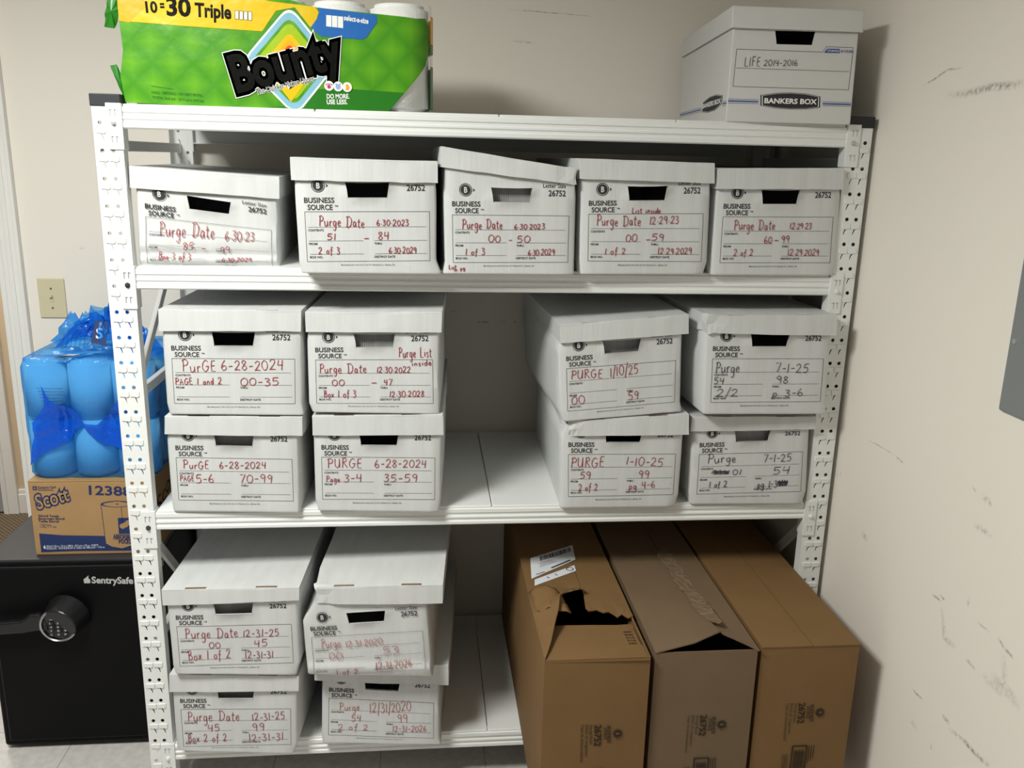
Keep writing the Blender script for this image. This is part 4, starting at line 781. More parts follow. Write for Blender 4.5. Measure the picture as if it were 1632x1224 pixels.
lv = [(L[0][0], -.009, L[0][1]), (L[1][0], -.009, L[1][1]), (L[1][0], KD+.01, L[1][1]), (L[0][0], KD+.01, L[0][1]), (L[2][0], -.010, L[2][1]), (L[3][0], -.010, L[3][1]), (L[3][0], KD+.011, L[3][1]), (L[2][0], KD+.011, L[2][1])]
vv = [bm.verts.new(q) for q in lv]
for f in ((0, 1, 2, 3), (4, 5, 1, 0), (5, 6, 2, 1), (6, 7, 3, 2), (7, 4, 0, 3)): bm.faces.new([vv[i] for i in f])
kl = bm_obj('lid', bm, M['bb_board'], fb); bevel(kl, .003, 2); solid(kl, .004, -1)
fl = Flat(); fr = K['frame']
for i in range(6): fl.line(fr[i], fr[(i+1) % 6], .0008)
fl.line(K['mid'][0], K['mid'][1], .0007)
fl.poly(K['bar'], 1); a = K['bar']; fl.text('STOR/FILE', a[0][0]+.007, a[0][1]+.0022, a[3][0]-.002, a[3][1]+.0022, .0045, 2, 2, .01)
fl.text('61030', K['num'][0][0], K['num'][0][1]+.0008, K['num'][1][0], K['num'][1][1], .006, 1, 0, .01)
def badge(pts, txt, tm):
    c = (sum(p[0] for p in pts)/len(pts), sum(p[1] for p in pts)/len(pts))
    gro = lambda k: [(c[0]+(p[0]-c[0])*k, c[1]+(p[1]-c[1])*(k if k < 1 else 1+(k-1)*2)) for p in pts]
    fl.poly(gro(1.03)[::-1], 0, 0); fl.poly(gro(.985)[::-1], 2, 1); fl.poly(gro(.955)[::-1], 0, 2)
    fl.text('BANKERS BOX', txt[0][0], txt[0][1], txt[1][0], txt[1][1], abs(txt[2][1]-txt[0][1]), 2, 4, .03)
badge(K['logo'], K['logotext'], True)
for S in (K['strL'], K['strR']):
    for k, (w, mt) in enumerate(((.0008, 1), (.0028, 1), (.0008, 1))):
        t = k/2; p0 = [lerp(S[0][j], S[2][j], t) for j in (0, 1)]; p1 = [lerp(S[1][j], S[3][j], t) for j in (0, 1)]
        fl.line(p0, p1, w, mt)
fl.build('printing', lambda u, v, o_: (u, -.0008-o_, v), [M['ink'], M['blueline'], M['white']], kb)
hw = Flat()
for s, a, b, c, e, h, col in K['T']: handwrite(hw, s, a, b, c, e, h, 0, .0012)
hw.build('handwriting', lambda u, v, o_: (u, -.0008-o_, v), [M['blackpen']], kb)
fl = Flat(); S = K['side']
mir = lambda P: [(-q[0], q[1]) for q in P]
badge(mir(S['logo']), [(-.268, .0445), (-.060, .0465), (-.268, .0555)], False)
for t, w in ((0, .0008), (.5, .0028), (1, .0008)):
    p0 = [lerp(S['str'][0][j], S['str'][2][j], t) for j in (0, 1)]; fl.line((-p0[0], p0[1]), (-KD+.004, p0[1]), w, 1)
    fl.line((-.006, p0[1]), (-.045, p0[1]), w, 1)
fl.build('printing', lambda u, v, o_: (kf(0, v)[0]-.0008-o_, -u, v), [M['ink'], M['blueline'], M['white']], kb)

# ------------------------------------------------------------------ paper towel pack on the top shelf
ART = json.loads(r'''{"bounty":{"green":[[0.0692,2.0311],[0.0696,1.9886],[0.0725,1.9274],[0.0626,1.8742],[0.0687,1.8166],[0.2059,1.8138],[0.3732,1.8132],[0.6586,1.8144],[0.7502,1.9222],[0.7502,1.9979],[0.7232,2.0183],[0.6328,2.0242],[0.5004,2.0323],[0.3977,2.0492]],"yellow":[[0.0692,2.0464],[0.0696,1.9886],[0.217,1.9824],[0.378,1.9778],[0.4103,2.0223],[0.4519,2.0305],[0.4851,1.9896],[0.4996,2.0086],[0.5042,2.022],[0.4962,2.0335],[0.3974,2.0414],[0.2215,2.05]],"orange":[[0.0692,2.0464],[0.0696,1.9886],[0.0907,1.9855],[0.128,2.018],[0.1478,2.0496]],"blue":[[0.5018,2.0324],[0.6328,2.0216],[0.6339,2.0057],[0.6094,1.9728],[0.5995,1.9684],[0.5615,1.9697],[0.5083,1.9718],[0.4851,1.9896],[0.4996,2.0086],[0.5056,2.022]],"stripe":[[0.4949,1.858],[0.5732,1.8603],[0.6937,1.8557],[0.6586,1.8144],[0.3732,1.8132],[0.4441,1.8207]],"dia":[[0.4395,2.0313],[0.5389,1.9125],[0.4447,1.8],[0.3334,1.9124]],"white_tri":[[0.7502,1.9194],[0.6615,1.8131],[0.7604,1.8159],[0.7603,1.9197]],"text":{},"brand":["Bounty",0.3158,1.8416,0.5614,1.9078,0.086],"tag":["The Quicker Picker Upper",0.3605,1.8416,0.4912,1.8756,0.0123],"do":["DO MORE.",0.517,1.838,0.5684,1.8395,0.0096],"use":["USE LESS.",0.5167,1.8256,0.5638,1.827,0.0097],"ten":["10",0.1286,2.0077,0.1541,2.0087,0.022],"eq":["=",0.1598,2.0127,0.1692,2.0131,0.022],"thirty":["30",0.1726,2.0042,0.2252,2.0036,0.035],"triple":["Triple",0.2333,2.0039,0.312,2.0016,0.0273],"sel":["select-a-size",0.5596,2.0082,0.6142,2.0023,0.0106],"rolls":[[[0.3211,2.0189],[0.3286,2.0186],[0.3277,2.0009],[0.3202,2.0013]],[[0.3306,2.0185],[0.3381,2.0181],[0.3372,2.0005],[0.3297,2.0008]],[[0.3402,2.0181],[0.3477,2.0177],[0.3468,2.0],[0.3393,2.0004]],[[0.3497,2.0177],[0.3572,2.0173],[0.3564,1.9996],[0.3488,2.0]]],"sheets":[[[0.5207,2.0173],[0.5323,2.0167],[0.5316,1.9926],[0.5201,1.9935]],[[0.5337,2.0165],[0.5452,2.0159],[0.5446,1.9918],[0.533,1.9927]],[[0.5466,2.0157],[0.5582,2.0151],[0.5576,1.9909],[0.546,1.9918]]],"circ":[[0.5228,1.8657],[0.5434,1.8649],[0.564,1.8642]],"small":[["8 ROLLS - TRIPLE ROLLS - 2-PLY SHEETS PER ROLL",0.1277,1.8373,0.239,1.8339,0.0054],["TOTAL 56.0 m2 - 27.9 cm x 14.9 cm",0.1283,1.8265,0.241,1.8217,0.0054]],"line":[[0.1276,1.8535],[0.1765,1.8482]],"flapT":[[0.0475,2.0405],[0.0687,2.0413],[0.0683,2.0054],[0.0562,1.9726],[0.0338,1.9757],[0.0382,2.0107]],"flapB":[[0.0401,1.8947],[0.0538,1.8978],[0.0669,1.861],[0.0772,1.8209],[0.0727,1.8154],[0.0628,1.8273],[0.0495,1.8631]]},"scott":{"front":[[-0.3446,0.8254],[-0.3467,0.6045]],"scott":["Scott",-0.3271,0.742,-0.2381,0.7685,0.0427],"num":["12388",-0.1866,0.7845,-0.073,0.779,0.0259],"kc":[[-0.3331,0.8106],[-0.3224,0.8104],[-0.3227,0.7994],[-0.3334,0.7996]],"kct":["Kimberly-Clark",-0.319,0.803,-0.2711,0.8042,0.0073],"kct2":["PROFESSIONAL",-0.3196,0.7975,-0.2784,0.7969,0.0037],"l":[["Slimroll Towels",-0.3269,0.7206,-0.273,0.7187,0.0065],["Essuie-mains Slimroll",-0.3278,0.7125,-0.2588,0.7103,0.0065],["Toallas Slimroll",-0.3286,0.7045,-0.2746,0.7025,0.0066]],"l2":[["White",-0.3255,0.6943,-0.2956,0.6931,0.0047],["1-Ply / 1 Pli",-0.3262,0.6881,-0.2829,0.6867,0.0047]],"band":[[-0.3305,0.6708],[-0.2684,0.6639],[-0.1591,0.6598],[-0.0311,0.6629],[-0.0401,0.6131],[-0.2394,0.6155],[-0.3306,0.6137]],"roll":[[-0.1573,0.756],[-0.1453,0.7596],[-0.1129,0.7647],[-0.0814,0.7586],[-0.0699,0.7546],[-0.0798,0.6313],[-0.1115,0.6204],[-0.1399,0.6268],[-0.1544,0.6367]],"rolltop":[[-0.1137,0.7553],[-0.1573,0.756],[-0.1129,0.7647]],"rollcore":[[-0.1102,0.7566],[-0.1203,0.7568],[-0.11,0.759]],"blk":[[-0.1155,0.714],[-0.0732,0.7132],[-0.0775,0.66],[-0.1166,0.6608]],"ab":[["ABSORBENCY",-0.1327,0.6516,-0.0629,0.6501,0.0133],["POCKETS",-0.1186,0.6379,-0.0708,0.6369,0.0115]],"six":["6",-0.3227,0.625,-0.3169,0.6249,0.0095],"fine":[["ROLLS 176 m - 7.0 in x 580 ft - 20.3 cm x 176 m - SHEETS",-0.314,0.6287,-0.1754,0.6295,0.0057],["ROLLOS - ROULEAUX 6 rollos de 580 pies - 176 m",-0.3146,0.622,-0.159,0.6234,0.0057]]},"safe":{"logo":["SentrySafe",-0.1889,0.5347,-0.0771,0.5298,0.0212],"flame":[[-0.1983,0.5426]]},"brown":{"b1":{"corner":[[1.0066,-0.3908],[1.2495,-0.4001]],"back":[[1.0262,0.3548],[1.2747,0.344]],"minor":[[1.0538,-0.2745],[1.0733,-0.2167],[1.2104,-0.2334],[1.2541,-0.2207],[1.2495,-0.4001],[1.0066,-0.3908]],"right":[[1.1793,0.3482],[1.2747,0.344],[1.2547,-0.2115],[1.2143,-0.2154],[1.1816,-0.1826],[1.1297,-0.1704],[1.1336,-0.0818],[1.1559,-0.0588],[1.1695,0.1614]],"left":[[1.0262,0.3548],[1.1812,0.3481],[1.1526,-0.0587],[1.1231,-0.1049],[1.094,-0.1134],[1.0669,-0.2073],[1.0087,-0.3858],[1.0022,-0.1759]],"label":[[1.0353,0.1189],[1.1684,0.1994],[1.1617,0.1048],[1.024,-0.0059]],"label2":[[1.032,-0.0099],[1.1523,0.0699],[1.1518,0.0356],[1.0277,-0.0452]],"nums":[[1.2367,-0.2616],[1.2414,-0.3191]]},"b3txt":{"num":[[1.6273,0.4735],[1.6288,0.4171],[1.6426,0.4728]],"bus":[[1.6574,0.4671],[1.6595,0.4212],[1.6651,0.4668]],"src":[[1.6486,0.4633],[1.65,0.43],[1.6559,0.463]],"logo":[1.6821,0.4455],"sb":[[1.617,0.4731],[1.618,0.4209],[1.6228,0.4728]],"bo":[[1.6063,0.4735],[1.6087,0.3896],[1.6121,0.4733]],"ca":[[1.596,0.474],[1.5987,0.3717],[1.6018,0.4737]],"bar":[[1.624,0.3546],[1.6598,0.3529],[1.6608,0.2904]]},"b2txt":{"num":[[1.3852,0.457],[1.3851,0.401],[1.4002,0.4563]],"bus":[[1.4145,0.4507],[1.4153,0.405],[1.422,0.4503]],"src":[[1.4058,0.4469],[1.4063,0.4139],[1.413,0.4466]],"logo":[1.4381,0.4292],"sb":[[1.3752,0.4566],[1.3747,0.4049],[1.3808,0.4563]],"bo":[[1.3647,0.457],[1.3647,0.3737],[1.3703,0.4568]],"ca":[[1.3546,0.4575],[1.3543,0.356],[1.3602,0.4572]],"bar":[[1.3786,0.3391],[1.4136,0.3373],[1.4129,0.2753]]},"b3":{"corner":[[1.5219,-0.3657],[1.7588,-0.374]],"back":[[1.5102,0.3338],[1.7794,0.2285]]},"b2":{"corner":[[1.2648,-0.3748],[1.51,-0.3812]],"back":[[1.2826,0.3437],[1.5062,0.334]],"tape":[[1.4051,0.1172],[1.4447,0.1276],[1.4374,-0.3021],[1.4222,-0.2868]],"seam":[[1.4016,0.329],[1.431,-0.3074]]},"b1txt":{"num":[[1.1297,0.4521],[1.1309,0.395],[1.145,0.4514]],"bus":[[1.1596,0.448],[1.1619,0.4028],[1.1673,0.4477]],"src":[[1.1516,0.4441],[1.1532,0.412],[1.1584,0.4438]],"logo":[1.1848,0.4268],"sb":[[1.1177,0.4526],[1.1201,0.401],[1.1249,0.4523]],"bo":[[1.1082,0.4531],[1.1105,0.3686],[1.1153,0.4528]],"ca":[[1.0976,0.4536],[1.0996,0.3526],[1.1048,0.4532]],"bar":[[1.1247,0.3319],[1.1612,0.33],[1.1637,0.2795]]}}}''')
A = ART['bounty']
zs = ZT[0] + .0062
tp = empty('paper_towel_pack', (0.40, .165, zs)); tag(tp, 'green plastic pack of paper towel rolls on the top shelf', 'paper towels')
ox, oy, oz = tp.location
RH = .238
bm0 = bmesh.new(); bm_cyl(bm0, (0, 0, 0), (0, 0, RH), .068, seg=40)
bmesh.ops.bevel(bm0, geom=[e for e in bm0.edges if abs(e.verts[0].co.z-e.verts[1].co.z) < 1e-6], offset=.010, segments=3, affect='EDGES')
bm_cyl(bm0, (0, 0, RH), (0, 0, RH+.0005), .022, seg=24)
r0 = bm_obj('paper_roll', bm0, M['roll'], tp, smooth=True)
first = True
for i in range(5):
    for j in range(2):
        o = r0 if first else r0.copy()
        if not first: COL.objects.link(o); o.parent = tp
        first = False; o.location = (-.268 + i*.1375, -.0705 + j*.138, 0)
# film: printed front, rounding the right-hand roll, clear elsewhere
FY = .02 - oy
def ff(u, v, o_=0.0):
    x = u - ox; k = u - .690
    if k > 0:
        r = .066; a = min(k/r, 1.45); return (.690 - ox + r*math.sin(a), FY + r*(1-math.cos(a)) - o_ - .0004, v-oz)
    return (x, FY - o_ - .0004, v-oz)
def dense(poly, n=10):
    out = []
    for i, p in enumerate(poly):
        q = poly[(i+1) % len(poly)]
        for k in range(n): out.append((lerp(p[0], q[0], k/n), lerp(p[1], q[1], k/n)))
    return out
def film_sheet(poly):      # cut the sheet into columns so that it can bend round the corner
    bm = bmesh.new(); vs = [bm.verts.new((p[0], 0, p[1])) for p in poly]; bm.faces.new(vs)
    for i in range(26):
        bmesh.ops.bisect_plane(bm, geom=bm.verts[:]+bm.edges[:]+bm.faces[:], plane_co=(.64+i*.005, 0, 0), plane_no=(1, 0, 0))
    for i in range(14):
        bmesh.ops.bisect_plane(bm, geom=bm.verts[:]+bm.edges[:]+bm.faces[:], plane_co=(.08+i*.04, 0, 0), plane_no=(1, 0, 0))
    for v in bm.verts: v.co = Vector(ff(v.co.x, v.co.z))
    return bm
g = [q for q in A['green']]
g = [(.069, 2.060) if i == 0 else tuple(q) for i, q in enumerate(g)]
right = [(.752, 1.920), (.768, 1.955), (.768, 2.005), (.752, 2.022)]
gp = g[:8] + right + [tuple(g[10]), tuple(g[11]), tuple(g[12]), (.40, 2.056)]
fo = bm_obj('printed_wrap', film_sheet(gp), M['green'], tp); fo['label'] = 'green printed film front'
pr = Flat()
L_ = dict(yellow=0, orange=1, blue=2, dkgreen=3, white=4, ltblue=5, green=6, lime=7, red=8, black=9, magenta=10, lav=11)
mats = [M['yellow'], M['orange'], M['fblue'], M['dkgreen'], M['fwhite'], M['ltblue'], M['green'], M['lime'], M['redpr'], M['fblack'], M['magenta'], M['lav']]
pr.poly(A['stripe'], 3, 0)
y_ = A['yellow']; y_ = [(.069, 2.060)] + y_[1:-1] + [(.3, 2.060)]
pr.poly(y_, 0, 1); pr.poly([(.069, 2.06)] + A['orange'][1:-1] + [(.125, 2.060)], 1, 2); pr.poly(A['blue'], 2, 2)
def rdia(k, rnd=.18):
    P = A['dia']; c = ((P[1][0]+P[3][0])/2, (P[0][1]+P[2][1])/2 - .002); out = []
    P = [(c[0]+(p[0]-c[0])*k, c[1]+(p[1]-c[1])*k) for p in P]
    for i in range(4):
        p, q, r = P[i-1], P[i], P[(i+1) % 4]
        for s in range(7):
            t = s/6; a = [lerp(q[j], p[j], rnd) for j in (0, 1)]; b = [lerp(q[j], r[j], rnd) for j in (0, 1)]
            out.append(tuple((1-t)**2*a[j] + 2*t*(1-t)*q[j] + t*t*b[j] for j in (0, 1)))
    return [(u, max(v, 1.8142)) for u, v in out]
for k, mt, lay in ((1.04, 4, 3), (.985, 5, 4), (.84, 6, 5), (.76, 7, 6), (.56, 0, 7), (.44, 1, 8), (.34, 8, 9)):
    pr.poly(rdia(k), mt, lay)
c = ((A['dia'][1][0]+A['dia'][3][0])/2, 1.873)
pr.poly([(c[0]-.05, c[1]+.02), (c[0], c[1]-.045), (c[0]+.05, c[1]+.02)], 0, 10)
b = A['brand']
e = Vector((b[3]-b[1], b[4]-b[2])).normalized(); nn = Vector((-e.y, e.x))
for off, mt, lay in ((.118, 4, 12), (.100, 4, 12), (.034, 9, 14)):
    pr.text(b[0], b[1], b[2]+.004, b[3], b[4]+.004, b[5]*.88, mt, lay, off, 0, .045)
t_ = A['tag']
pr.text(t_[0], *t_[1:6], 4, 13, .055, 0, .004); pr.text(t_[0], *t_[1:6], 9, 15, .004)
for k in ('ten', 'eq', 'thirty', 'triple'):
    q = A[k]; pr.text(q[0], *q[1:5], q[5]*(1.0 if k != 'eq' else .9), 9, 4, .035)
for k in ('do', 'use', 'sel'): pr.text(A[k][0], *A[k][1:6], 4, 4, .03)
for q in A['small']: pr.text(q[0], *q[1:6], 3, 4, .004)
pr.line(A['line'][0], A['line'][1], .0008, 3, 4)
for q in A['rolls']:
    pr.poly(q[::-1], 4, 4)
    for i in range(4): pr.line(q[i], q[(i+1) % 4], .0009, 9, 5)
for q in A['sheets']: pr.poly(q[::-1], 4, 4)
for i, q in enumerate(A['circ']):
    pr.fan(q, 0, .0108, 4, 16+i)
    if i == 0:
        pr.fan((q[0], q[1]-.002), 0, .0042, 10, 20, 12)
        for a in (-.006, -.002, .002, .006): pr.fan((q[0]+a, q[1]+.0045-abs(a)*.3), 0, .0017, 10, 20, 8)
    if i == 1: pr.fan((q[0], q[1]-.001), 0, .0058, 11, 20, 14); pr.fan((q[0]-.004, q[1]+.005), 0, .0022, 11, 20, 8); pr.fan((q[0]+.004, q[1]+.005), 0, .0022, 11, 20, 8)
    if i == 2: pr.poly([(q[0]-.004, q[1]-.007), (q[0]+.004, q[1]-.007), (q[0]+.005, q[1]+.001), (q[0]+.001, q[1]+.007), (q[0]-.004, q[1]+.004), (q[0]-.002, q[1])], 1, 20)
po = pr.build('wrap_printing', lambda u, v, o_: ff(u, v, .0007+o_), mats, fo, .00012)
# clear film over the sides, and the printed side strip at the right end
bm = bmesh.new()
n = 14; ringpts = []
for k in range(n+1):
    a = -.45 + (math.pi/2+.45)*k/n
    ringpts.append((.290 + .0695*math.cos(a), (-.0755 if a <= 0 else .0755) + .0695*math.sin(a)))
ringpts += [(-.330, .148)]
lo = [bm.verts.new((x, y, .001)) for x, y in ringpts]; md = [bm.verts.new((x+.001, y, .12)) for x, y in ringpts]; hi = [bm.verts.new((x*.995, y*.985, RH+.0015)) for x, y in ringpts]
for A_, B_ in ((lo, md), (md, hi)):
    for i in range(len(ringpts)-1): bm.faces.new((A_[i], A_[i+1], B_[i+1], B_[i]))
bm_obj('clear_wrap', bm, M['clearfilm'], tp, smooth=True)
bm = bmesh.new()
for z0, z1, mt in ((.010, .105, 0), (.135, .155, 0), (.155, .215, 1)):
    vs = []
    for z in (z0, z1):
        for k in range(5):
            a = -math.radians(25) + math.radians(65)*k/4
            vs.append(bm.verts.new((.290 + .0715*math.cos(a), -.0755 + .0715*math.sin(a) + (.04 if k > 3 else 0), z)))
    for k in range(4):
        f = bm.faces.new((vs[k], vs[k+1], vs[5+k+1], vs[5+k])); f.material_index = mt
so = bm_obj('side_print', bm, [M['dkgreen'], M['orange']], tp)
# gathered left end: crinkled clear film with two green tails
rn = random.Random(8)
bm = bmesh.new(); rings = []
for k in range(7):
    t = k/6; row = []
    for i in range(22):
        a = 2*math.pi*i/22
        yy = math.cos(a)*lerp(.135, .05, t**.8); zz = .118 + math.sin(a)*lerp(.116, .06, t**1.3)
        row.append(bm.verts.new((-.318 - .040*t + rn.uniform(-.004, .004), yy*rn.uniform(.92, 1.02), max(.002, zz + rn.uniform(-.006, .006)))))
    rings.append(row)
for k in range(6):
    for i in range(22): bm.faces.new((rings[k][i], rings[k][(i+1) % 22], rings[k+1][(i+1) % 22], rings[k+1][i]))
bm_obj('gathered_film', bm, M['clearfilm'], tp)
def tail(name, poly, m):
    bm = bmesh.new(); vs = []
    P = dense(poly, 4)
    c = (sum(p[0] for p in P)/len(P), sum(p[1] for p in P)/len(P))
    cv = bm.verts.new((c[0]-ox, FY+.004, c[1]-oz))
    for p in P: vs.append(bm.verts.new((p[0]-ox, FY+.010+.010*noise.noise(Vector((p[0]*60, p[1]*60, 2))), max(.002, p[1]-oz))))
    for i in range(len(vs)): bm.faces.new((vs[i], vs[(i+1) % len(vs)], cv))
    o = bm_obj(name, bm, m, tp); solid(o, .0006, 1); return o
tail('film_tail', A['flapT'], M['dkgreen']); tail('film_tail', A['flapB'], M['dkgreen'])

# ------------------------------------------------------------------ safe
sf = empty('safe', (-.25, .44, 0)); tag(sf, 'black floor safe with round keypad dial and lever left of the rack', 'safe')
sx0, sx1, sy0, sy1 = -.484+.25, -.014+.25, .222-.44, .655-.44
o = box_obj('body', sx0, sx1, sy0, sy1, .012, .600, [M['safe']], sf); bevel(o, .010, 3)
o = box_obj('top_plate', sx0+.002, sx1-.002, sy0+.004, sy1-.002, .592, .604, M['safetop'], sf); bevel(o, .004, 2)
for x in (sx0+.05, sx1-.05):
    for y in (sy0+.05, sy1-.05):
        bm = bmesh.new(); bm_cyl(bm, (x, y, 0), (x, y, .014), .022, seg=20); bm_obj('foot', bm, M['cap'], sf)
dr = box_obj('door', sx0+.022, sx1-.014, sy0-.010, sy0-.0005, .036, .582, M['safe'], sf); bevel(dr, .004, 2)
bm = bmesh.new()
for a in ((sx0+.020, sx1-.012, .582, .5845), (sx0+.020, sx1-.012, .0335, .036)): bm_box(bm, a[0], a[1], sy0-.004, sy0-.0004, a[2], a[3])
bm_box(bm, sx0+.0195, sx0+.022, sy0-.004, sy0-.0004, .0335, .5845)
bm_obj('door_edge', bm, M['safetop'], sf)
dx, dz, dy = -.268+.25, .436, sy0-.010
bm = bmesh.new(); bm_cyl(bm, (dx+.012, dy, dz+.012), (dx, dy-.055, dz), .062, .050, 48); dl = bm_obj('dial', bm, M['rubber'], sf); bevel(dl, .004, 2)
bm = bmesh.new()
for i in range(48):
    a, b = 2*math.pi*i/48, 2*math.pi*(i+1)/48
    P = [bm.verts.new((dx + r*math.cos(t), dy-.055-y, dz + r*math.sin(t))) for t, r, y in ((a, .0505, 0), (b, .0505, 0), (b, .047, .003), (a, .047, .003))]
    bm.faces.new(P)
    P2 = [bm.verts.new((dx + r*math.cos(t), dy-.055-y, dz + r*math.sin(t))) for t, r, y in ((a, .047, .003), (b, .047, .003), (b, .044, .0005), (a, .044, .0005))]
    bm.faces.new(P2)
bm_obj('rim', bm, M['rim'], dl)
ky = dy-.0556
for r in range(4):
    for c in range(3):
        bm = bmesh.new(); x, z = dx + (c-1)*.0185, dz + .008 - r*.0115
        bm_box(bm, x-.0075, x+.0075, ky-.0015, ky, z-.0045, z+.0045); kk = bm_obj('key', bm, M['rubber'], dl); bevel(kk, .0012, 2)
        s = '123456789C0P'[r*3+c]; f2 = Flat(); f2.text(s, x-.0028, z-.0028, x+.0028 if s != '1' else x-.001, z-.0028, .0058, 0, 0, .01)
        f2.build('key_number', lambda u, v, o_: (u, ky-.0019, v), [M['keyink']], kk)
f2 = Flat()
for k in (-1, 0, 1): f2.line((dx+k*.013, dz+.021), (dx+k*.013, dz+.036), .0014); f2.line((dx+k*.016-.005, dz+.0185), (dx+k*.016+.005, dz+.0185), .0016)
f2.build('indicator', lambda u, v, o_: (u, ky-.0006, v), [M['keyink']], dl)
bm = bmesh.new()
P = [(dx-.030, dz+.012), (dx-.052, dz+.032), (dx-.075, dz+.030), (dx-.10, dz+.012), (dx-.175, dz+.008), (dx-.200, dz+.004), (dx-.200, dz-.024), (dx-.175, dz-.028), (dx-.10, dz-.026), (dx-.065, dz-.020), (dx-.03, dz-.02)]
for y in (dy-.030, dy-.050): 
    vs = [bm.verts.new((x, y, z)) for x, z in P]; bm.faces.new(vs if y < dy-.04 else vs[::-1])
bm.verts.ensure_lookup_table(); n = len(P)
for i in range(n): j = (i+1) % n; bm.faces.new((bm.verts[i], bm.verts[j], bm.verts[n+j], bm.verts[n+i]))
bmesh.ops.recalc_face_normals(bm, faces=bm.faces)
bevel(bm_obj('lever', bm, M['rubber'], sf), .006, 3)
f2 = Flat(); q = ART['safe']['logo']; q = [q[0], q[1]+.25, q[2], q[3]+.25, q[4], q[5]]
f2.text(q[0], *q[1:5], q[5]*.9, 0, 0, .03)
fx, fz = q[1]-.012, q[2]
f2.poly([(fx-.008, fz), (fx+.008, fz), (fx+.009, fz+.010), (fx+.004, fz+.016), (fx+.006, fz+.024), (fx-.002, fz+.017), (fx-.009, fz+.012)], 0, 0)
f2.build('door_lettering', lambda u, v, o_: (u, sy0-.0108, v), [M['logogrey']], dr)
f2 = Flat(); f2.poly([(-.19, .552), (-.155, .552), (-.155, .570), (-.19, .570)], 0, 0)
for k in range(6): f2.line((-.187+k*.005, .556), (-.187+k*.005, .566), .0016, 1, 2)
f2.build('sticker', lambda u, v, o_: (sx1+.0006+o_, u, v), [M['sticker'], M['ink']], sf)

# ------------------------------------------------------------------ cardboard towel carton on the safe
S = ART['scott']
sc = empty('towel_carton', (-.18, .42, .6045)); tag(sc, 'brown carton printed with number 12388 standing on the black safe', 'carton')
def sl(u, v, o_): return (u+.18, .25-.42-.0007-o_, v-.6045)
cx0, cx1, cy0, cy1, cz1 = -.346+.18, -.016+.18, .25-.42, .60-.42, .826-.6045
o = box_obj('body', cx0, cx1, cy0, cy1, 0, cz1-.004, M['scottkraft'], sc); bevel(o, .003, 2)
for y0, y1 in ((cy0-.0005, (cy0+cy1)/2-.001), ((cy0+cy1)/2+.001, cy1+.0005)):
    bevel(box_obj('flap', cx0, cx1, y0, y1, cz1-.004, cz1-.0005, M['scottkraft'], sc), .0012, 2)
fl = Flat()
fl.poly(S['band'][::-1], 0, 0)
k = S['scott']
for off, mt, lay in ((.085, 0, 0), (.012, 1, 2)): fl.text(k[0], *k[1:5], k[5]*.95, mt, lay, off, .15, .03)
fl.text(S['num'][0], *S['num'][1:6], 0, 1, .02)
fl.poly(S['kc'][::-1], 0, 0); q = S['kc']; fl.fan(((q[0][0]+q[2][0])/2, (q[0][1]+q[2][1])/2), 0, .0025, 1, 2, 10)
for kk in ['kct', 'kct2']: fl.text(S[kk][0], *S[kk][1:6], 0, 1, .01)
for q in S['l']: fl.text(q[0], *q[1:6], 0, 1, .02)
for q in S['l2']: fl.text(q[0], *q[1:6], 0, 1, .0)
R = S['roll']
fl.poly(R[::-1], 1, 2)
for i in range(len(R)): fl.line(R[i], R[(i+1) % len(R)], .0016, 0, 3)
c, l, t_ = S['rolltop']; rx = abs(l[0]-c[0]); rz = abs(t_[1]-c[1])
fl.fan(c, rz*.86, rz, 0, 4, 30, rx/rz); fl.fan(c, 0, rz*.16, 0, 4, 16, 2.2)
fl.line((c[0]+.01, c[1]-.009), (c[0]+.01, c[1]-.055), .0012, 0, 4)
fl.poly(S['blk'][::-1], 0, 4)
b = S['blk']; bc = ((b[0][0]+b[2][0])/2, (b[0][1]+b[2][1])/2 + .006)
for dx_, dz_ in ((-.008, -.004), (0, 0), (.008, .006)): fl.fan((bc[0]+dx_, bc[1]+dz_), 0, .008, 1, 5+int(dx_*200+2), 14)
for q in S['ab']:
    fl.text(q[0], *q[1:6], 1, 8, .10, 0, .03); fl.text(q[0], *q[1:6], 0, 10, .03)
fl.text(S['six'][0], *S['six'][1:6], 2, 3, .03)
for q in S['fine']: fl.text(q[0], *q[1:6], 2, 3, .0)
fl.build('printing', sl, [M['navy'], M['scottkraft'], M['sticker']], sc)
fl = Flat(); fl.text('Scott', -.13, .10, .06, .16, .05, 0, 0, .0, .1); 
for i in range(3): fl.line((.02, .15-i*.012), (.13, .16-i*.012), .003, 0, 0)
fl.build('printing', lambda u, v, o_: (cx1+.0008+o_, u, v), [M['kraftink']], sc)

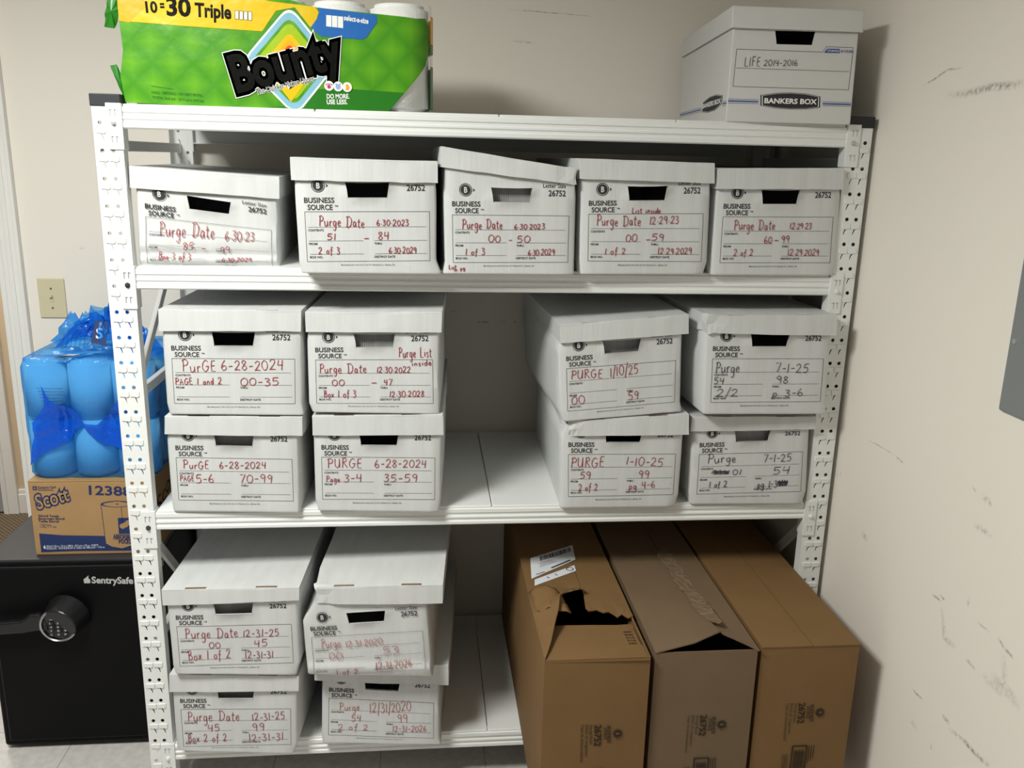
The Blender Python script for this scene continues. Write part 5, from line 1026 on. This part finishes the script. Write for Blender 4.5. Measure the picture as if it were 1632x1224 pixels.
# ------------------------------------------------------------------ blue bag of toilet paper on the carton
bp_ = empty('toilet_paper_pack', (-.178, .438, .8258)); tag(bp_, 'blue plastic wrapped pack of paper rolls on the brown carton', 'toilet paper')
RR, RHt = .0572, .164
bm0 = bmesh.new(); bm_cyl(bm0, (0, 0, 0), (0, 0, RHt-.002), RR-.001, seg=36)
bmesh.ops.bevel(bm0, geom=[e for e in bm0.edges if abs(e.verts[0].co.z-e.verts[1].co.z) < 1e-6], offset=.008, segments=3, affect='EDGES')
r0 = bm_obj('paper_roll', bm0, M['roll'], bp_, smooth=True); first = True
for k in range(2):
    for i in range(3):
        for j in range(3):
            o = r0 if first else r0.copy()
            if not first: COL.objects.link(o); o.parent = bp_
            first = False; o.location = ((i-1)*.1155, (j-1)*.1155, .003 + k*RHt)
def outline(t):     # rounded square perimeter, t in 0..1, with the hollows between the rolls
    h = .1155 + RR + .0025; r = RR; s = h - r
    segs = [('l', (-s, -h), (s, -h)), ('a', (s, -s), -90), ('l', (h, -s), (h, s)), ('a', (s, s), 0), ('l', (s, h), (-s, h)), ('a', (-s, s), 90), ('l', (-h, s), (-h, -s)), ('a', (-s, -s), 180)]
    lens = [2*s, r*math.pi/2]*4; tot = sum(lens); d = t*tot
    for sg, L in zip(segs, lens):
        if d <= L:
            if sg[0] == 'l':
                q = d/L; aa = ((q*2*s + .03) % .1155); aa = (q*2*s/.1155) % 1.0; aa = min(aa, 1-aa)*.1155; hol = RR - math.sqrt(max(0, RR*RR - min(aa, RR*.97)**2))
                p = Vector(sg[1]).lerp(Vector(sg[2]), q); nrm = Vector((p.x if abs(p.x) >= h-1e-6 else 0, p.y if abs(p.y) >= h-1e-6 else 0)).normalized()
                return p, nrm, hol
            a = math.radians(sg[2]) + d/L*math.pi/2; nrm = Vector((math.cos(a), math.sin(a)))
            return Vector(sg[1]) + nrm*r, nrm, 0.0
        d -= L
    return outline(0.0)
NP = 144
ZL = [(.0, .5), (.012, .6), (.03, .6), (.05, .7), (.07, .8), (.09, .95), (.11, 1.1), (.13, 1.5), (.145, 2.0), (.156, 2.3), (.166, 2.4), (.176, 2.1), (.19, 1.6), (.21, 1.2), (.23, .9), (.25, .7), (.27, .5), (.29, .4), (.31, .3), (.328, .2), (.333, .15)]
bm = bmesh.new(); rows = []
NP = 216
for z, dep in ZL:
    row = []
    for i in range(NP):
        p, nrm, hol = outline(i/NP)
        ins = min(hol*.30*dep, hol*.96) - (.0015 if .01 < z < .32 else -.006) - .0026*noise.noise(Vector((i/NP*26, z*18, 3))) - .0018*noise.noise(Vector((i/NP*90 + z*40, z*60, 5)))
        p = p - nrm*ins
        row.append(bm.verts.new((p.x, p.y, z)))
    rows.append(row)
# over the top: flat on the rolls, then gathered up into a crumpled tuft
rn = random.Random(5)
for k, (f, z) in enumerate(((.93, .337), (.82, .339), (.70, .342), (.60, .350), (.54, .366), (.48, .386), (.41, .405), (.33, .418), (.22, .425), (.10, .418))):
    row = []
    for i in range(NP):
        p, nrm, hol = outline(i/NP); w = max(0, (k-2)/7)
        a = i/NP*2*math.pi
        q = p*f + Vector((rn.uniform(-1, 1), rn.uniform(-1, 1)))*.006*w
        zz = z + w*(.016*math.sin(a*9) + .010*math.sin(a*17+1) + rn.uniform(-.008, .008)) + (.022*w*math.sin(a-1.0))
        row.append(bm.verts.new((q.x + .02*w, q.y - .04*w, max(zz, .335))))
    rows.append(row)
for A_, B_ in zip(rows, rows[1:]):
    for i in range(NP): bm.faces.new((A_[i], A_[(i+1) % NP], B_[(i+1) % NP], B_[i]))
bm.faces.new(rows[-1])
fo = bm_obj('blue_wrap', bm, M['bluefilm'], bp_, smooth=True)
# film folds on the front, coloured darker to paint the shade between rolls
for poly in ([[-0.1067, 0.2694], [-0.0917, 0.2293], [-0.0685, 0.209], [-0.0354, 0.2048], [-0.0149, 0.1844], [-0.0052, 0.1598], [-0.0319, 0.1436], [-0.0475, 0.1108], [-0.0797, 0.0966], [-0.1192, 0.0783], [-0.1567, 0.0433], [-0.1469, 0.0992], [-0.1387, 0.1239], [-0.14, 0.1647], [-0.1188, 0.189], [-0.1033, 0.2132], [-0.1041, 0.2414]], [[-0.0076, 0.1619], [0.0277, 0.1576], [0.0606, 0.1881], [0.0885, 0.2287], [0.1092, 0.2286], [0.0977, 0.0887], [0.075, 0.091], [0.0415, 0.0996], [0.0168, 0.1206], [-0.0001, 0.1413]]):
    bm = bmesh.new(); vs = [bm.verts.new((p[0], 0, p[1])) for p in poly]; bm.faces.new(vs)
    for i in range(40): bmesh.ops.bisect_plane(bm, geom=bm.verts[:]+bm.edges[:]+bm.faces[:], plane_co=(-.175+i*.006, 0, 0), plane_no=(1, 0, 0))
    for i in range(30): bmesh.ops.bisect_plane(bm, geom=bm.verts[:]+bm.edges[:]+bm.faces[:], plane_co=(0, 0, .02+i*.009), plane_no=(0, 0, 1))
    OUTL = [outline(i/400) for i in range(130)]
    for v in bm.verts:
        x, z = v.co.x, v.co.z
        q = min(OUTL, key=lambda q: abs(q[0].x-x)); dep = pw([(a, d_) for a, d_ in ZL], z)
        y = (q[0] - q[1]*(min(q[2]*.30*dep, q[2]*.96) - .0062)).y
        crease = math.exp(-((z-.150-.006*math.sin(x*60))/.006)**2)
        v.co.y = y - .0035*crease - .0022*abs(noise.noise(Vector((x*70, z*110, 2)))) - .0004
    bm_obj('gap_shade_fold', bm, M['darkfilm'], fo, smooth=True)
# crumpled tips of the tuft
for x, y, z, h, s in ((-.055, -.06, .40, .055, 1), (-.02, -.05, .415, .04, 2), (.02, -.05, .42, .05, 3), (.06, -.04, .405, .06, 4), (.095, -.03, .37, .075, 5), (.125, -.03, .35, .06, 6)):
    bm = bmesh.new(); rn2 = random.Random(s); rr2 = []
    for k in range(5):
        row = []
        for i in range(9):
            a = i/9*2*math.pi; r = lerp(.040, .006 if s != 3 else .02, k/4)*rn2.uniform(.7, 1.3)
            row.append(bm.verts.new((x + r*math.cos(a)*1.3, y + r*math.sin(a), z - .03 + (h+.02)*k/4 + rn2.uniform(-.006, .006))))
        rr2.append(row)
    for A_, B_ in zip(rr2, rr2[1:]):
        for i in range(9): bm.faces.new((A_[i], A_[(i+1) % 9], B_[(i+1) % 9], B_[i]))
    bm_obj('tuft', bm, M['bluefilm'], fo)
# printing on the bag: lines on the front left roll, code label on top
fl = Flat()
for i in range(7): fl.line((-.118 + i*.002, .262-i*.009), (-.055 + (i % 3)*.006 - i*.002, .258-i*.009), .0011, 0, 0, 8)
def bagface(u, v, o_):
    best = min((outline(i/400) for i in range(130)), key=lambda q: abs(q[0].x-u))
    dep = pw([(z, d_) for z, d_ in ZL], v); p = best[0] - best[1]*(min(best[2]*.30*dep, best[2]*.96) - .0042)
    return (u, p.y-.0012, v)
fl.build('printing', bagface, [M['navy']], fo)
fl = Flat(); fl.poly([(-.075, -.165), (-.045, -.165), (.02, -.06), (-.012, -.06)], 0, 0); fl.poly([(-.060, -.140), (-.031, -.140), (.008, -.078), (-.021, -.078)], 1, 1)
for i in range(6): fl.line((-.056+i*.007, -.136+i*.011), (-.034+i*.007, -.134+i*.011), .0014, 0, 2)
fl.build('code_label', lambda u, v, o_: (u, v, .3425+o_), [M['ink'], M['sticker']], fo)
fl = Flat()
for i in range(6): fl.line((-.075+i*.012, .355), (-.070+i*.011, .395), .0012, 0, 0, 3)
fl.build('printing', lambda u, v, o_: (u, -.105 + (v-.355)*.5, v), [M['navy']], fo)
fl = Flat(); fl.poly([(.005, .372), (.045, .365), (.05, .425), (.015, .43)], 0, 0); fl.text('S', .018, .383, .036, .383, .026, 1, 2, .02)
fl.build('printing', lambda u, v, o_: (u, -.112 + (v-.36)*.42 - o_, v), [M['navy'], M['sticker']], fo)

# ------------------------------------------------------------------ three long brown cartons on the bottom shelf
BR = ART['brown']
zb, zt = ZT[3] + .0062, .622
T = .004
def carton(key, x0, x1, y0, y1, label, m, flaps=True):
    root = empty('shipping_carton', ((x0+x1)/2, (y0+y1)/2, zb))
    tag(root, label, 'carton', 'long brown cartons on the bottom shelf')
    hx, hy, H = (x1-x0)/2, (y1-y0)/2, zt-zb
    bm = bmesh.new(); n = 8
    # four walls, slightly bowed
    vs = {}
    nz, nl = 5, 9
    def wall(fn, nu):
        g = [[bm.verts.new(fn(i/nu, k/nz)) for i in range(nu+1)] for k in range(nz+1)]
        for k in range(nz):
            for i in range(nu): bm.faces.new((g[k][i], g[k][i+1], g[k+1][i+1], g[k+1][i]))
    bow = lambda a, b: .004*math.sin(math.pi*a)*math.sin(math.pi*b)
    wall(lambda a, b: (lerp(-hx, hx, a), -hy - bow(a, b)*.6, H*b), 6)
    wall(lambda a, b: (hx + bow(a, b)*.6, lerp(-hy, hy, a), H*b), nl)
    wall(lambda a, b: (lerp(hx, -hx, a), hy, H*b), 6)
    wall(lambda a, b: (-hx - bow(a, b)*.6, lerp(hy, -hy, a), H*b), nl)
    bm.faces.new([bm.verts.new(q) for q in ((-hx, -hy, 0), (-hx, hy, 0), (hx, hy, 0), (hx, -hy, 0))])
    bmesh.ops.remove_doubles(bm, verts=bm.verts, dist=.0005)
    bo = bm_obj('body', bm, m, root, smooth=False); solid(bo, T, -1)
    # printing, read sideways
    q = BR[key+'txt']; fl = Flat()
    for k, s, of in (('num', '26752', .02), ('bus', 'BUSINESS', .015), ('src', 'SOURCE', .015), ('sb', 'Storage Boxes', .0), ('bo', 'Boîtes de rangement', .0), ('ca', 'Cajas de almacenamiento', .0)):
        a, b, c = q[k]; fl.text(s, a[0], a[1], b[0], b[1], abs(c[0]-a[0]), 0, 0, of)
    a = q['logo']; fl.fan(a, .0098, .0112, 0, 0, 24); fl.fan(a, 0, .0086, 0, 0, 24); fl.text('B', a[0]-.0038, a[1]+.0035, a[0]-.0038, a[1]-.0028, .0078, 1, 2, .03)
    fl.poly([(a[0]-.002, a[1]-.0140), (a[0]+.002, a[1]-.0140), (a[0], a[1]-.0170)], 0, 0)
    a, b, c = q['bar']; u0, u1, v1 = a[0], b[0], a[1]; v0 = v1-.10
    for e in (((u0, v1), (u1, v1)), ((u0, v0), (u0, v1)), ((u1, v0), (u1, v1)), ((u0, v0), (u1, v0))): fl.line(e[0], e[1], .0032)
    rn = random.Random(3); v = v1-.012
    while v > v0+.008:
        w = rn.choice((.0009, .0016, .0024)); fl.poly([(u0+.005, v-w), (u1-.005, v-w), (u1-.005, v), (u0+.005, v)], 0, 0); v -= w + rn.choice((.0009, .0014))
    for i in range(3):
        fl.line((u1+.006+i*.006, v1), (u1+.006+i*.006, v1-.05+i*.006), .0018); fl.line((u0-.012-i*.005, v1-.022), (u0-.012-i*.005, v1-.07), .0014)
    fl.line((u1+.004, v1-.068), (u1+.026, v1-.068), .0025); fl.line((u1+.004, v1-.09), (u1+.026, v1-.09), .0025); fl.line((u1+.026, v1-.068), (u1+.026, v1-.09), .0025); fl.line((u1+.004, v1-.068), (u1+.004, v1-.09), .0025)
    fl.build('printing', lambda u, v_, o_: (u-(x0+x1)/2, -hy-.0042-o_, v_-zb), [M['kraftink'], m], bo)
    return root, bo, hx, hy, H

def sheet(name, pts, parent, m, loc, th=.004, zf=None, sub=4):
    """a cardboard sheet from an outline in world x, y; zf gives its height"""
    bm = bmesh.new(); vs = [bm.verts.new((p[0], p[1], 0)) for p in pts]; bm.faces.new(vs)
    xs = [p[0] for p in pts]; ys = [p[1] for p in pts]
    for i in range(1, sub*3): bmesh.ops.bisect_plane(bm, geom=bm.verts[:]+bm.edges[:]+bm.faces[:], plane_co=(lerp(min(xs), max(xs), i/(sub*3)), 0, 0), plane_no=(1, 0, 0))
    for i in range(1, sub*4): bmesh.ops.bisect_plane(bm, geom=bm.verts[:]+bm.edges[:]+bm.faces[:], plane_co=(0, lerp(min(ys), max(ys), i/(sub*4)), 0), plane_no=(0, 1, 0))
    bmesh.ops.recalc_face_normals(bm, faces=bm.faces)
    for f in bm.faces:
        if f.normal.z < 0: f.normal_flip()
    for v in bm.verts: v.co = Vector((v.co.x-loc[0], v.co.y-loc[1], (zf(v.co.x, v.co.y) if zf else zt+.002)-loc[2]))
    o = bm_obj(name, bm, m, parent); solid(o, th, -1); return o

# third carton: closed
r3, b3, hx, hy, H = carton('b3', 1.522, 1.762, -.370, .625, 'closed brown carton nearest the right wall on the bottom shelf', M['kraft'])
lc = r3.location
sheet('top_flap', [(1.522, -.372), (1.645, -.372), (1.645, .625), (1.522, .625)], r3, M['kraft'], lc, .003, lambda x, y: zt+.0030)
sheet('top_flap', [(1.647, -.372), (1.764, -.372), (1.764, .625), (1.647, .625)], r3, M['kraft'], lc, .003, lambda x, y: zt+.0024)
# second carton: flap ends lifted at the front, crumpled tape on the seam
r2, b2, hx, hy, H = carton('b2', 1.266, 1.510, -.378, .615, 'greyish brown carton with crumpled tape between two other cartons', M['kraftgrey'])
lc = r2.location; sm = 1.412
lift = lambda y: max(0, (-.05-y)/.33)**1.6
zl = lambda x, y: zt+.003 + .034*lift(y)*max(0, (x-1.266)/(sm-1.266))
zr = lambda x, y: zt+.0025 + .026*lift(y)*max(0, (1.510-x)/(1.510-sm))
sheet('top_flap', [(1.266, -.380), (1.36, -.376), (1.425, -.350), (1.423, -.25), (sm, -.1), (sm, .615), (1.266, .615)], r2, M['kraftgrey'], lc, .003, zl)
sheet('top_flap', [(1.512, -.384), (1.44, -.330), (1.427, -.25), (sm+.002, -.1), (sm+.002, .615), (1.512, .615)], r2, M['kraftgrey'], lc, .003, zr)
tpoly = [(1.399, .16), (1.412, .148), (1.424, .165), (1.436, .150), (1.446, .158), (1.445, .128), (1.450, .0), (1.452, -.15), (1.447, -.305), (1.437, -.31), (1.418, -.285), (1.409, -.20), (1.414, -.12), (1.404, -.05), (1.409, .03), (1.402, .10)]
bm = bmesh.new(); vs = [bm.verts.new((p[0], p[1], 0)) for p in tpoly]; bm.faces.new(vs)
for i in range(80): bmesh.ops.bisect_plane(bm, geom=bm.verts[:]+bm.edges[:]+bm.faces[:], plane_co=(0, -.31+i*.0060, 0), plane_no=(0, 1, 0))
for i in range(7): bmesh.ops.bisect_plane(bm, geom=bm.verts[:]+bm.edges[:]+bm.faces[:], plane_co=(1.405+i*.007, 0, 0), plane_no=(1, 0, 0))
for v in bm.verts:
    x, y = v.co.x, v.co.y; amp = .005 if -.24 < y < .13 else .0008
    v.co = Vector((x-lc[0], y-lc[1], max(zl(x, y), zr(x, y)) + .0012 + amp*abs(noise.noise(Vector((x*61+y*23, y*37-x*19, 1.3))) + .5*noise.noise(Vector((x*131, y*97+x*80, 4.1)))) - lc[2]))
bm_obj('packing_tape', bm, M['tape'], r2)
# first carton: torn open at the front
r1, b1, hx, hy, H = carton('b1', 1.008, 1.252, -.392, .615, 'brown carton torn open at the front corner with white shipping label', M['kraft'])
lc = r1.location
mn = [(1.010, -.392), (1.250, -.396), (1.251, -.222), (1.21, -.226), (1.15, -.222), (1.073, -.219), (1.050, -.222), (1.034, -.30)]
o = sheet('front_flap', mn, r1, M['kraft'], lc, .003, lambda x, y: zt - .004 - .010*max(0, (y+.38)/.17))
rt = [(1.148, .612), (1.252, .612), (1.253, -.212), (1.240, -.222), (1.228, -.200), (1.214, -.212), (1.198, -.186), (1.182, -.190), (1.168, -.172), (1.148, -.180), (1.142, -.166), (1.149, -.10), (1.1495, -.06)]
sheet('top_flap', rt, r1, M['kraft'], lc, .003, lambda x, y: zt+.0022 + .005*max(0, (-.1-y)/.12)*noise.noise(Vector((x*40, y*40, 3))))
lf = [(1.008, .612), (1.1465, .612), (1.1480, .20), (1.1480, -.055), (1.1475, -.106), (1.140, -.099), (1.132, -.116), (1.122, -.108), (1.116, -.126), (1.104, -.120), (1.094, -.130), (1.078, -.150), (1.066, -.21), (1.050, -.26), (1.030, -.33), (1.008, -.394), (1.006, -.20)]
def zlf(x, y):
    z = zt + .003
    if y < -.08: z += .034*min(1, (-.08-y)/.09)*max(0, 1-max(0, (-.20-y))/.19)*max(0, (x-1.010)/.06)
    return z + .004*noise.noise(Vector((x*25, y*25, 7)))*(1 if y < -.05 else 0)
o = sheet('top_flap', lf, r1, M['kraft'], lc, .003, zlf, 6); o['label'] = 'torn curled flap carrying the shipping label'
# curled rag of liner paper at the tear
bm = bmesh.new(); rows = []
for k in range(8):
    t = k/7; row = []
    for i in range(7):
        s = i/6; x = lerp(1.016, 1.098, s) - .010*t; y = lerp(-.19, -.095, t) - .02*s
        row.append(bm.verts.new((x-lc[0], y-lc[1], zt + .012 + .026*math.sin(math.pi*s)*(.3+.7*t) + .010*noise.noise(Vector((s*4, t*4, 9))) - lc[2])))
    rows.append(row)
for A_, B_ in zip(rows, rows[1:]):
    for i in range(6): bm.faces.new((A_[i], A_[i+1], B_[i+1], B_[i]))
o = bm_obj('torn_liner', bm, M['kraft'], r1, smooth=True); solid(o, .0015, 1)
q = BR['b1']; fl = Flat(); fl.poly(q['label'][::-1], 0, 0); fl.poly(q['label2'][::-1], 0, 0)
la = [Vector(p) for p in q['label']]; ex = (la[1]-la[0]); ey = (la[3]-la[0])
rn = random.Random(6); s = .22
while s < .95:
    w = rn.choice((.008, .014, .022)); p0 = la[0]+ex*s+ey*.08; p1 = la[0]+ex*(s+w)+ey*.08; fl.poly([p0, p0+ey*.22, p1+ey*.22, p1], 1, 2); s += w + rn.choice((.010, .016))
for k in range(4): fl.line(la[0]+ex*.2+ey*(.40+k*.06), la[0]+ex*(.45+.05*k)+ey*(.40+k*.06), .0016, 2, 2)
fl.line(la[0]+ex*.45+ey*.80, la[0]+ex*.90+ey*.72, .006, 1, 2); fl.line(la[0]+ex*.1+ey*.88, la[0]+ex*.3+ey*.88, .004, 2, 2)
lb = [Vector(p) for p in q['label2']]; ex = lb[1]-lb[0]; ey = lb[3]-lb[0]
fl.fan(lb[0]+ex*.88+ey*.4, .008, .011, 1, 2, 16)
for a_ in (.3, .5): fl.line(lb[0]+ex*a_+ey*.3, lb[0]+ex*(a_+.06)+ey*.7, .004, 2, 2)
fl.build('shipping_label', lambda u, v, o_: (u-lc[0], v-lc[1], zt+.0045+o_-lc[2]), [M['sticker'], M['ink'], M['inkgrey']], r1)
fl = Flat(); a, b = q['nums']
for i, s in enumerate(('000', '005', '010', '015', '020')):
    yy = lerp(a[1], b[1], i/4); fl.text(s, 1.237, yy, 1.217, yy, .007, 0, 0, .015)
fl.line((1.2475, -.245), (1.2465, -.33), .0022, 0, 0)
fl.build('flap_print', lambda u, v, o_: (u-lc[0], v-lc[1], zt - .004 - .010*max(0, (v+.38)/.17) + .0012 - lc[2]), [M['kraftink']], r1)
for o in list(bpy.data.objects):
    if o.name.startswith('lettering'): bpy.data.objects.remove(o)
